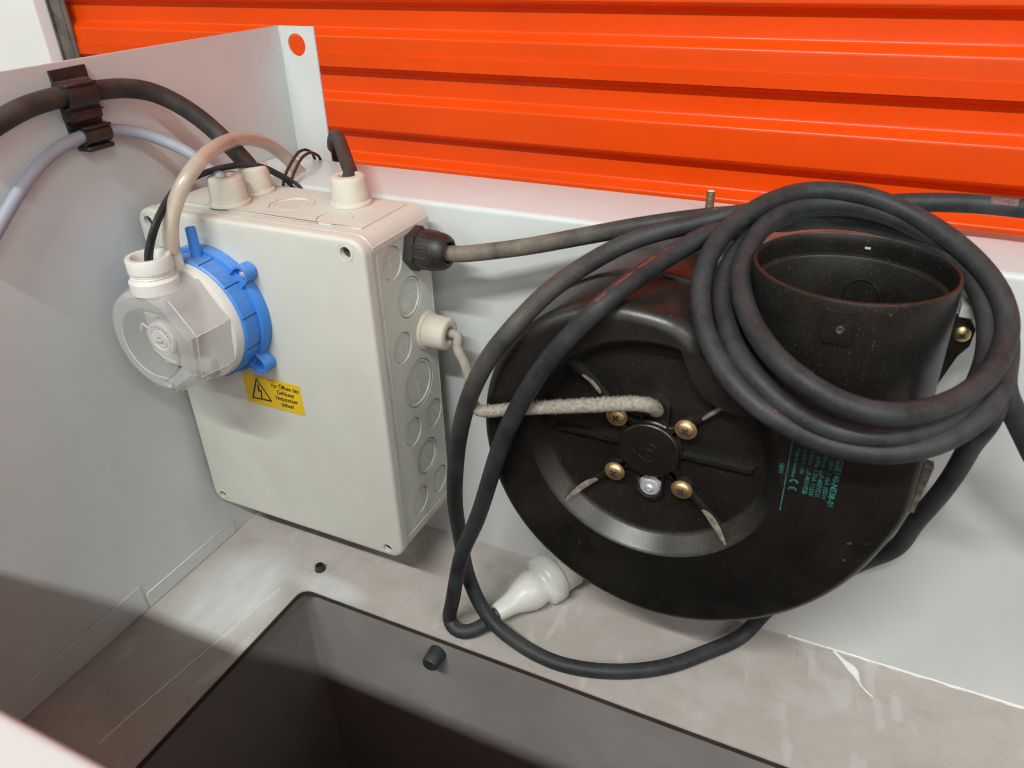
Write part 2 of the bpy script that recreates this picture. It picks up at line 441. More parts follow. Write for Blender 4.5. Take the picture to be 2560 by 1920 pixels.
roller_door()

# ------------------------------------------------------------------ the sheet-metal cabinet
T = 0.0013
def sheet(profile, x0, x1, mb):
    """profile: (y,z) polyline of the visible side with its thickness on the left of travel"""
    n = len(profile); off = []
    for i, (y, z) in enumerate(profile):
        a = profile[max(0, i-1)]; b = profile[min(n-1, i+1)]
        ty, tz = b[0]-a[0], b[1]-a[1]; l = math.hypot(ty, tz)
        off.append((y - tz/l*-T, z + ty/l*-T))
    loop = profile + off[::-1]; N = len(loop)
    v = [(x0, y, z) for y, z in loop] + [(x1, y, z) for y, z in loop]
    f = [(k, (k+1) % N, N+(k+1) % N, N+k) for k in range(N)]
    for i in range(n-1):
        f.append((i, i+1, N-2-i, N-1-i)); f.append((N+i, N+i+1, N+N-2-i, N+N-1-i))
    return mb.add(v, f)

def cabinet():
    root = thing('metal_cabinet', 'light grey sheet-metal cabinet, open on top, holding the fan and box', 'cabinet', (0.45, -0.17, -0.318))
    # tall left panel with a folded flange at its far edge
    mb = MB().box(-T, 0.0, -0.43, 0.0837, -0.317, 0.3754, 0.0003, 1)
    mb.go('side_panel', 'painted_steel', root)
    fl = plate([(-T, -0.317), (0.0305, -0.317), (0.0330, 0.3752), (-T, 0.3752)], [circle(0.0152, 0.3622, 0.0080, 30)], 0.0850, 0.0837, lambda u, v, d: Vector((u, d, v)))
    fl.go('side_flange', 'painted_steel', root)
    # back panel: wall + rounded fold + top flange + hem
    R = 0.0022; prof = [(0.0, -0.317), (0.0, 0.282-R)]
    for k in range(1, 6):
        a = PI/2*k/5; prof.append((R*(1-math.cos(a)), 0.282-R+R*math.sin(a)))
    prof += [(0.060, 0.282)]
    for k in range(1, 5):
        a = PI/2*k/4; prof.append((0.060+0.003*math.sin(a), 0.279+0.003*math.cos(a)))
    prof += [(0.063, 0.262)]
    prof = prof[::-1]
    sheet(prof, 0.0006, 1.10, MB()).go('back_panel', 'painted_steel', root, 50)
    # near panel, mirrored
    R = 0.0012
    prof2 = [(-0.369, -0.317), (-0.369, 0.282-R)]
    for k in range(1, 6):
        a = PI/2*k/5; prof2.append((-0.369-R*(1-math.cos(a)), 0.282-R+R*math.sin(a)))
    prof2 += [(-0.429, 0.282)]
    sheet(prof2, 0.0006, 1.10, MB()).go('front_panel', 'painted_steel', root, 50)
    # tray floor with the rectangular opening
    hole = rrect(0.0945, 0.72, -0.315, -0.102, 0.0085, 7)
    plate([(0.0004, -0.3685), (1.10, -0.3685), (1.10, -0.0004), (0.0004, -0.0004)], [hole], -0.0012, 0.0, lambda u, v, d: Vector((u, v, d))).go('floor_tray', 'stained_floor', root, 30)
    # well below the opening
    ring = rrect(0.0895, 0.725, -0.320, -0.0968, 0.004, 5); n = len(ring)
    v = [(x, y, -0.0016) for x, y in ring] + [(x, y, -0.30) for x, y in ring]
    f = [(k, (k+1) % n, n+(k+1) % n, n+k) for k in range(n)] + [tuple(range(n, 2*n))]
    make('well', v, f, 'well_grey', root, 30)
    # dark edging round the opening
    lp = rrect(0.0942, 0.7203, -0.3153, -0.1017, 0.0088, 7); n = len(lp)
    v = [(x, y, -0.0013) for x, y in lp] + [(x, y, -0.0058) for x, y in lp]
    make('edge_trim', v, [(k, (k+1) % n, n+(k+1) % n, n+k) for k in range(n)], 'edge_trim', root, 30)
    # upstand tabs of the tray along the left panel
    mb = MB(); mb.box(0.0002, 0.0014, -0.1652, -0.0735, 0.0004, 0.0138, 0.0004, 1); mb.go('upstand_tab', 'painted_steel', root)
    mb = MB(); mb.box(0.0002, 0.0014, -0.366, -0.1675, 0.0004, 0.0240, 0.0004, 1); mb.go('upstand_tab', 'painted_steel', root)
    # weld / paint ridge on the tray between panel and opening
    pts = smooth_path([(0.0612, -0.262, 0.0001), (0.0631, -0.2394, 0.0002), (0.069, -0.19, 0.0002), (0.0771, -0.1223, 0.0001), (0.0785, -0.110, -0.0004)], 0.002)
    tube(MB(), pts, 0.0009, 6, True, 0.0002).go('paint_ridge', 'painted_steel', root)
    # sealant in the back corner and the run that has flowed out of it
    pts = smooth_path([(0.44, -0.0008, 0.0006), (0.6, -0.0008, 0.0006), (0.8, -0.0008, 0.0006), (1.0, -0.0008, 0.0006)], 0.004)
    tube(MB(), pts, 0.0013, 7, True, 0.0003).go('sealant_bead', 'sealant', root)
    base = smooth_path([(0.4706, -0.0020, 0.0003), (0.478, -0.0085, 0.0003), (0.4833, -0.0124, 0.0003), (0.4868, -0.0185, 0.0003), (0.4888, -0.0238, 0.0003), (0.4935, -0.0282, 0.0003), (0.4973, -0.0311, 0.0002)], 0.0012)
    mb = MB(); vv = []; ff = []; F = frames(base)
    for i, p in enumerate(base):
        t = i/(len(base)-1); w = (0.0013 + 0.0030*math.exp(-((t-0.45)/0.17)**2))*(1-0.6*t) + random.uniform(-1, 1)*0.00015
        side = Vector((F[i][0].y, -F[i][0].x, 0)).normalized()
        for s, h in ((-1, 0), (-0.6, 0.0007), (0, 0.0011), (0.6, 0.0007), (1, 0)): vv.append(p + side*w*s + Vector((0, 0, h)))
    for i in range(len(base)-1):
        for k in range(4): ff.append((i*5+k, i*5+k+1, i*5+5+k+1, i*5+5+k))
    make('sealant_run', vv, ff, 'sealant', root, 60)
    # rubber bumper on the well's back wall
    MB().lathe([(0.0, -0.0135), (0.0050, -0.0135), (0.0062, -0.0120), (0.0068, 0.0)], (0.2095, -0.0970, -0.0230), 'y', 20).go('rubber_bumper', 'black_rubber', root)
    # small plastic plug in a hole of the tray
    mb = MB().lathe([(0.0, 0.0010), (0.0016, 0.0010), (0.0022, 0.0046), (0.0034, 0.0044), (0.0040, 0.0012), (0.0044, 0.0003), (0.0044, 0.0001)], (0.0945, -0.0806, 0.0), 'z', 14)
    mb.go('hole_plug', 'black_plastic', root)
    # threaded stud on the back flange
    prof = []; z = 0.0
    while z < 0.0135:
        prof += [(0.00235, z), (0.0027, z+0.00028)]; z += 0.00056
    prof += [(0.0022, 0.0140), (0.0, 0.0140)]
    s = MB().lathe(prof, (0.3455, 0.040, 0.2822), 'z', 16).go('threaded_stud', 'stud_steel', root, 80)
    MB().lathe([(0.0, 0.0003), (0.0021, 0.0003), (0.0017, 0.0006), (0.0, 0.0006)], (0.3455, 0.040, 0.2961), 'z', 14).go('stud_tip', 'white_plastic', s)
    MB().lathe([(0.0026, 0.0001), (0.0052, 0.0001), (0.0052, 0.0011), (0.0026, 0.0013)], (0.3455, 0.040, 0.2822), 'z', 22).go('washer', 'zinc', s)
cabinet()

# ------------------------------------------------------------------ the electrical box
EC = dict(x0=0.007, x1=0.182, z0=0.049, z1=0.287)
def grommet(name, c, axis, parent, scale=1.0, tilt=None):
    r = 0.0114*scale
    prof = [(0.0138*scale, 0.0), (0.0138*scale, 0.0016), (0.0132*scale, 0.0024), (r*1.06, 0.0027), (r*1.0, 0.0150), (r*0.97, 0.0166), (r*0.90, 0.0176), (0.0062*scale, 0.0180), (0.0052*scale, 0.0172), (0.0048*scale, 0.010)]
    return MB().lathe(prof, c, axis, 36).go(name, 'grommet_rubber', parent, 50)

def enclosure():
    x0, x1, z0, z1 = EC['x0'], EC['x1'], EC['z0'], EC['z1']
    root = thing('electrical_enclosure', 'warm white rectangular plastic junction box with knockouts and a yellow sticker', 'junction box', (0.0945, -0.05, 0.050))
    ins = lambda r0: (lambda t: rrect(x0+t, x1-t, z0+t, z1-t, max(0.001, r0-t), 6))
    to = lambda u, v, d: Vector((u, d, v))
    # base shell
    xr = x1-0.0004; bay = 0.0034
    def shell(t):
        pts = []; r = 0.0105
        for (cx, cz, a) in ((xr-r, z1-.0004-r, 0), (x0+.0004+r, z1-.0004-r, 90), (x0+.0004+r, z0+.0004+r, 180), (xr-r, z0+.0004+r, 270)):
            rr = r - t
            for k in range(7):
                q = math.radians(a + 90*k/6); pts.append((cx + rr*math.cos(q), cz + rr*math.sin(q)))
        return pts + [(xr-t, z0+0.0138), (xr-t-bay, z0+0.0144), (xr-t-bay, z1-0.0082), (xr-t, z1-0.0076)]
    plate(shell(0), [], -0.0162, -0.0788, to, 0.0006, 1, shell).go('base_shell', 'enclosure_plastic', root, 35)
    # lid with four screw wells
    sp = [(0.0165, 0.2785), (0.1695, 0.2785), (0.0165, 0.0560), (0.1700, 0.0565)]
    lid = plate(ins(.0105)(0), [circle(a, b, 0.0036, 20) for a, b in sp], -0.0800, -0.0880, to, 0.0027, 4, ins(.0105)).go('lid', 'enclosure_plastic', root, 35)
    for n_, (a, b) in enumerate(sp):
        k = 1.0 if n_ < 2 else 0.72
        MB().lathe([(0.0036, 0.0006), (0.0037, -0.0002), (0.0049*k, -0.0002), (0.0051*k, 0.0000), (0.0053*k, -0.0002), (0.0056*k, -0.0002), (0.0058*k, 0.0002)], (a, -0.0880, b), 'y', 26).go('screw_collar', 'enclosure_plastic', lid, 30)
        MB().lathe([(0.0, 0.0045), (0.0010, 0.0042), (0.0012, 0.0030), (0.0034, 0.0030)], (a, -0.0880, b), 'y', 18).go('lid_screw', 'screw_dark', lid, 50)
    # right-hand knockout panel with real recesses
    spec = [(-0.0600, 0.2635, 1, 'PG16'), (-0.0448, 0.2350, 2, 'PG16-21'), (-0.0582, 0.2055, 1, 'PG16'), (-0.0437, 0.1715, 3, 'PG21-29'), (-0.0293, 0.1393, 1, 'PG16'),
            (-0.0570, 0.1398, 1, 'PG16'), (-0.0424, 0.1100, 2, 'PG16-21'), (-0.0293, 0.0806, 1, 'PG16'), (-0.0570, 0.0810, 1, 'PG16')]
    RAD = {1: (0.0106,), 2: (0.0138, 0.0112), 3: (0.0176, 0.0145)}
    xp0, xp1 = x1-0.0036, x1-0.0010
    tox = lambda u, v, d: Vector((d, u, v))
    out = [(-0.0782, 0.0638), (-0.0166, 0.0638), (-0.0166, 0.2786), (-0.0782, 0.2786)]
    shrink = lambda t: [(-0.0782+t, 0.0638+t), (-0.0166-t, 0.0638+t), (-0.0166-t, 0.2786-t), (-0.0782+t, 0.2786-t)]
    panel = plate(out, [circle(y, z, RAD[k][0], 36) for y, z, k, _ in spec], xp0, xp1, tox, 0.0003, 1, shrink).go('knockout_panel', 'enclosure_plastic', root, 35)
    # thin frame line round the panel
    for (ya, yb, za, zb) in ((-0.0750, -0.0744, 0.0645, 0.2780), (-0.0181, -0.0177, 0.0645, 0.2780)):
        MB().box(xp1-0.0006, xp1+0.0003, ya, yb, za, zb, 0.0001, 1).go('mould_line', 'enclosure_plastic', root)
    for y, z, k, txt in spec:
        R0 = RAD[k][0]
        prof = [(R0+0.0004, -0.0020), (R0-0.0005, -0.0018)]
        if k == 1: prof += [(R0-0.0010, -0.0011), (0.0, -0.0011)]
        else:
            R1 = RAD[k][1]
            prof += [(R0-0.0010, -0.0004), (R1+0.0006, -0.0004), (R1, -0.0016), (R1-0.0006, -0.0016), (R1-0.0010, -0.0011), (0.0, -0.0011)]
        kn = MB().lathe(prof, (xp1, y, z), 'x', 36).go('knockout', 'enclosure_plastic', panel, 30)
        sz = 0.0036 if k < 3 else 0.0042
        ca, sa = math.cos(math.radians(14)), math.sin(math.radians(14))
        tm = text_mesh(txt, sz, lambda u, v, d: Vector((xp1-0.0011+d+0.0001, y - (v-sz*0.35)*ca - u*sa*0.4, z + u*ca - v*sa*0.2)), 0.0005, 0.0, 'CENTER', 1.1)
        tm.go('knockout_number', 'enclosure_plastic', panel, 30)
    # top panel
    topk = [(0.1016, -0.0480, 2), (0.1440, -0.0610, 1)]
    toz = lambda u, v, d: Vector((u, v, d))
    out = [(0.020, -0.0712), (0.1700, -0.0712), (0.1700, -0.0215), (0.020, -0.0215)]
    tp = plate(out, [circle(a, b, RAD[k][0]*1.06, 36) for a, b, k in topk], z1-0.0004, z1+0.0006, toz, 0.0003, 1, lambda t: [(0.020+t, -0.0712+t), (0.17-t, -0.0712+t), (0.17-t, -0.0215-t), (0.020+t, -0.0215-t)]).go('top_panel', 'enclosure_plastic', root, 35)
    for a, b, k in topk:
        R0 = RAD[k][0]*1.06
        prof = [(R0+0.0003, -0.0009), (R0-0.0003, -0.0008)]
        if k == 1: prof += [(R0-0.0008, -0.0003), (0.0, -0.0003)]
        else: prof += [(R0-0.0008, -0.0001), (RAD[k][1]+0.0004, -0.0001), (RAD[k][1], -0.0007), (RAD[k][1]-0.0006, -0.0006), (RAD[k][1]-0.001, -0.0003), (0.0, -0.0003)]
        MB().lathe(prof, (a, b, z1+0.0006), 'z', 40).go('knockout', 'enclosure_plastic', tp, 30)
    grommet('grommet', (0.0625, -0.0610, z1+0.0007), 'z', root, 0.97)
    grommet('grommet', (0.0601, -0.0345, z1+0.0007), 'z', root, 0.95)
    grommet('grommet', (0.1364, -0.0335, z1+0.0007), 'z', root, 0.98)
    grommet('grommet', (x1-0.0009, -0.0290, 0.2046), 'x', root, 0.98)
    # black cable gland: hex body, ribbed cap, rounded nose
    gl = bpy.data.objects.new('cable_gland', None); COL.objects.link(gl); gl.location = (x1, -0.0360, 0.2650); attach(gl, root)
    gl['label'] = 'black plastic cable gland screwed into the side of the box'
    c = (x1-0.0008, -0.0360, 0.2650)
    MB().lathe([(0.0, 0.0), (0.0132, 0.0), (0.0140, 0.0006), (0.0140, 0.0056), (0.0131, 0.0064), (0.0112, 0.0066), (0.0112, 0.0078)], c, 'x', 6, math.radians(12), math.radians(372)).go('hex_nut', 'black_plastic', gl, 25)
    rf = lambda a: 1.0 + (0.035 if (math.degrees(a) % 30) < 9 else 0.0)
    cap = MB().lathe([(0.0104, 0.0066), (0.0119, 0.0070), (0.0121, 0.0080), (0.0119, 0.0165)], c, 'x', 120, rfun=rf)
    cap.lathe([(0.0119, 0.0165), (0.0118, 0.0195), (0.0110, 0.0228), (0.0096, 0.0250), (0.0078, 0.0260), (0.0066, 0.0254), (0.0062, 0.0200)], c, 'x', 40)
    cap.go('gland_cap', 'black_plastic', gl, 35)
    # yellow warning sticker
    sx0, sx1, sz0, sz1 = 0.0676, 0.1166, 0.1552, 0.1786
    yk = -0.0880
    st = plate(rrect(sx0, sx1, sz0, sz1, 0.0008, 3), [], yk-0.00005, yk-0.00025, to).go('warning_sticker', 'yellow_vinyl', root, 30)
    st['label'] = 'yellow warning sticker with a lightning triangle and German text'
    yt = yk - 0.00034
    def flat(pts2, tris):
        return MB().add([(p[0], yt, p[1]) for p in pts2], tris)
    # triangle outline
    A, B, Cc = (0.0797, 0.1771), (0.0720, 0.1592), (0.0903, 0.1600)
    cx = (A[0]+B[0]+Cc[0])/3; cz = (A[1]+B[1]+Cc[1])/3
    def sc_(p, k): return (cx+(p[0]-cx)*k, cz+(p[1]-cz)*k)
    o1 = [A, B, Cc]; i1 = [sc_(p, 0.80) for p in o1]
    flat(o1+i1, [(0,1,4,3), (1,2,5,4), (2,0,3,5)]).go('warning_triangle', 'black_ink', st, 0)
    bx, bz = 0.0803, 0.1655
    zz = [(bx-.0009, bz+.0062), (bx+.0005, bz+.0062), (bx+.0001, bz+.0018), (bx+.0021, bz+.0022), (bx+.0014, bz-.0030), (bx+.0022, bz-.0028), (bx+.0010, bz-.0052), (bx-.0004, bz-.0026), (bx+.0005, bz-.0029), (bx+.0009, bz+.0008), (bx-.0014, bz+.0004)]
    flat(zz, [tuple(range(11))]).go('lightning_bolt', 'black_ink', st, 0)
    for txt, z in (('Vor Öffnen des', 0.1737), ('Gehäuses', 0.1691), ('Netzstecker', 0.1645), ('ziehen!', 0.1599)):
        text_mesh(txt, 0.0047, lambda u, v, d: Vector((0.1032+u*0.80, yt, z-0.0012+v)), 0, 0.00011, 'CENTER', 1.0).go('lettering', 'black_ink', st, 0)
enclosure()

# ------------------------------------------------------------------ pressure switch
def pressure_switch():
    cx, cz = 0.0600, 0.2255
    root = thing('pressure_switch', 'round air pressure switch with clear cover on a blue base', 'pressure switch', (cx, -0.0885, cz))
    Yb = -0.0882
    base = MB().lathe([(0.020, 0.0), (0.0400, 0.0), (0.0410, -0.0010), (0.0410, -0.0190), (0.0400, -0.0200), (0.0300, -0.0202)], (cx, Yb, cz), 'y', 72)
    base.lathe([(0.0405, -0.0078), (0.0432, -0.0074), (0.0436, -0.0066), (0.0436, 0.0)], (cx, Yb, cz), 'y', 72)
    b = base.go('base_ring', 'blue_plastic', root, 35)
    for k in range(12):      # moulded slits round the rim
        a = math.radians(10 + 30*k)
        m = Matrix.Translation(Vector((cx, 0, cz))) @ Matrix.Rotation(-a, 4, 'Y')
        MB().box(0.0402, 0.04115, Yb-0.0195, Yb-0.0075, -0.00035, 0.00035).box(0.0402, 0.04118, Yb-0.0078, Yb-0.0062, -0.0008, 0.0008).xf(m).go('rim_slit', 'blue_groove', b, 0)
    for a in (42, 138, 222, 318):
        m = Matrix.Translation(Vector((cx, 0, cz))) @ Matrix.Rotation(-math.radians(a), 4, 'Y')
        lg = MB()
        # a U-shaped ear with a screw hole, its rim standing up
        n = 14; ringo = [(0.0385, -0.0060)] + [(0.0470+0.0060*math.cos(t), 0.0060*math.sin(t)) for t in [(-PI/2+PI*k/n) for k in range(n+1)]] + [(0.0385, 0.0060)]
        lg.add(*(lambda P: (P.v, P.f))(plate(ringo, [circle(0.0470, 0.0, 0.0020, 16)], Yb-0.0005, Yb-0.0060, lambda u, v, d: Vector((u, d, v)), 0.0010, 2, lambda t: [(p[0]-(t if p[0] > 0.046 else 0), p[1]*(1-t/0.006)) for p in ringo])))
        n2 = len(ringo); 
        ri = [(p[0]-(0.0011 if p[0] > 0.0465 else 0.0), p[1]*0.80) for p in ringo]
        v = [(p[0], Yb-0.0055, p[1]) for p in ringo] + [(p[0], Yb-0.0098, p[1]) for p in ringo] + [(p[0], Yb-0.0098, p[1]) for p in ri] + [(p[0], Yb-0.0055, p[1]) for p in ri]
        f = []
        for L0, L1 in ((0, 1), (1, 2), (2, 3)):
            for k in range(n2-1): f.append((L0*n2+k, L0*n2+k+1, L1*n2+k+1, L1*n2+k))
        lg.add(v, f)
        ear = lg.xf(m).go('mounting_ear', 'blue_plastic', root, 35)
        if a in (42, 138):
            MB().lathe([(0.0, -0.0016), (0.0016, -0.0014), (0.0030, 0.0), (0.0030, 0.0006)], (0.0470, Yb-0.0063, 0.0), 'y', 16).xf(m).go('ear_screw', 'zinc', ear, 40)
    MB().lathe([(0.0, -0.006), (0.0036, -0.006), (0.0034, 0.0), (0.0031, 0.0190), (0.0025, 0.0194), (0.0019, 0.0188), (0.0018, 0.010)], (0.0642, -0.0985, 0.2645), 'z', 20).go('blue_nozzle', 'blue_plastic', root, 45)
    # pale clamp ring between base and cover
    MB().lathe([(0.0300, -0.0195), (0.0392, -0.0195), (0.0392, -0.0235), (0.0382, -0.0262), (0.0355, -0.0268), (0.0, -0.0266)], (cx, Yb, cz), 'y', 72).go('clamp_ring', 'white_plastic', root, 35)
    # clear cover: round on one side, with flat window facets on the other
    def rf(a):
        d = (math.degrees(a) + 180) % 360 - 180
        w = 46.0
        k = round((d+8)/w)
        if -1 <= k <= 1:
            e = d + 8 - k*w
            return math.cos(math.radians(w/2))/math.cos(math.radians(e))*1.045
        return 1.0
    prof = [(0.0372, -0.0262), (0.0366, -0.0300), (0.0352, -0.0400), (0.0340, -0.0505), (0.0326, -0.0535), (0.0296, -0.0550), (0.0225, -0.0552)]
    MB().lathe(prof, (cx, Yb, cz), 'y', 96, rfun=rf).go('clear_cover', 'clear_cover', root, 22)
    MB().lathe([(0.0225, -0.0551), (0.0217, -0.0562), (0.0, -0.0564)], (cx, Yb, cz), 'y', 64).go('cover_window', 'clear_front', root, 22)
    # thin pale tubes that paint bright edge glints onto the clear cover
    def edge_ring(R, y, a0, a1, r, nm='cover_edge_glint'):
        n = max(8, int(abs(a1-a0)/4))
        pp = [Vector((cx + R*rf(math.radians(a))*math.cos(math.radians(a)), Yb+y, cz + R*rf(math.radians(a))*math.sin(math.radians(a)))) for a in [a0+(a1-a0)*k/n for k in range(n+1)]]
        tube(MB(), pp, r, 6).go(nm, 'glint_dial_white', root, 60)
    edge_ring(0.0337, -0.0506, -75, 62, 0.00028)
    edge_ring(0.0222, -0.0560, 160, 300, 0.00022)
    for a in (-31, 15):
        t = math.radians(a); k = rf(t)
        tube(MB(), [Vector((cx+0.0364*k*math.cos(t), Yb-0.0300, cz+0.0364*k*math.sin(t))), Vector((cx+0.0340*k*math.cos(t), Yb-0.0507, cz+0.0340*k*math.sin(t)))], 0.00020, 6).go('cover_edge_glint', 'glint_dial_white', root, 60)
    MB().lathe([(0.0010, 0.0), (0.0034, 0.0), (0.0034, -0.0012), (0.0024, -0.0012), (0.0022, -0.0004), (0.0010, -0.0004)], (cx+0.006, Yb-0.0550, cz-0.0255), 'y', 18).go('cover_screw', 'clear_cover', root, 40)
    # inner works seen through the cover
    inner = MB().lathe([(0.0135, -0.0266), (0.0120, -0.0420), (0.0112, -0.0462), (0.0102, -0.0478), (0.0, -0.0478)], (cx, Yb, cz), 'y', 40).go('adjuster_boss', 'aged_plastic', root, 35)
    d = MB().lathe([(0.0108, -0.0470), (0.0104, -0.0488), (0.0072, -0.0490), (0.0068, -0.0484), (0.0058, -0.0484), (0.0054, -0.0492), (0.0, -0.0492)], (cx, Yb, cz), 'y', 40).go('dial', 'glint_dial_white', root, 30)
    tk = MB()
    for k in range(22):
        a = math.radians(-60 + 300*k/21); r0, r1 = 0.0082, 0.0096
        ca, sa = math.cos(a), math.sin(a); w = 0.00022
        tk.add([(cx+r*ca - s*sa*w, Yb-0.0495, cz+r*sa + s*ca*w) for r, s in ((r0,-1), (r1,-1), (r1,1), (r0,1))], [(0,1,2,3)])
    for k in (-1, 0, 1):
        tk.add([(cx-0.0020+0.002*k*0.2, Yb-0.0495, cz+0.0011*k-0.00025), (cx+0.0020, Yb-0.0495, cz+0.0011*k-0.00025), (cx+0.0020, Yb-0.0495, cz+0.0011*k+0.00025), (cx-0.0020, Yb-0.0495, cz+0.0011*k+0.00025)], [(0,1,2,3)])
    tk.go('dial_marks', 'dial_ink', d, 0)
    MB().box(cx-0.0030, cx+0.0030, Yb-0.0512, Yb-0.0492, cz-0.0008, cz+0.0008, 0.0003, 1).go('dial_slot_bar', 'white_plastic', d)
    # pointer frame round the dial
    pf = MB()
    P0 = [(-0.0155, 0.0030), (-0.0130, 0.0080), (-0.0085, 0.0060), (-0.0085, -0.0080), (-0.0020, -0.0130), (0.0080, -0.0150)]
    for (a, c2) in zip(P0, P0[1:]):
        tube(pf, [Vector((cx+a[0], Yb-0.0480, cz+a[1])), Vector((cx+c2[0], Yb-0.0480, cz+c2[1]))], 0.0007, 6)
    pf.go('pointer_frame', 'white_plastic', inner, 40)
    MB().box(cx-0.0250, cx-0.0060, Yb-0.0400, Yb-0.0268, cz+0.0110, cz+0.0235, 0.001, 2).go('terminal_block', 'terminal_grey', root)
    MB().box(cx-0.0225, cx+0.0185, Yb-0.0330, Yb-0.0268, cz-0.0290, cz-0.0200, 0.001, 2).go('terminal_block', 'white_plastic', root)
    # cable neck on top with its threaded ring
    nc = (0.0607, -0.1300, 0.2500)
    MB().box(0.0425, 0.0785, -0.1425, -0.1160, 0.2460, 0.2555, 0.0035, 3).go('neck_saddle', 'clear_cover', root)
    neck = MB().lathe([(0.0, 0.006), (0.0142, 0.006), (0.0140, 0.0130), (0.0128, 0.0140), (0.0118, 0.0150), (0.0124, 0.0157), (0.0118, 0.0164), (0.0124, 0.0171), (0.0118, 0.0178), (0.0128, 0.0184), (0.0129, 0.0258), (0.0123, 0.0268), (0.0098, 0.0268), (0.0092, 0.0258), (0.0088, 0.0200), (0.0, 0.0196)], nc, 'z', 40).go('cable_neck', 'white_plastic', root, 35)
    MB().lathe([(0.0040, -0.012), (0.0036, 0.0), (0.0032, 0.0130), (0.0026, 0.0136), (0.0020, 0.013)], (0.0632, -0.1128, 0.2645), 'z', 18).go('hose_nipple', 'white_plastic', root, 45)
pressure_switch()

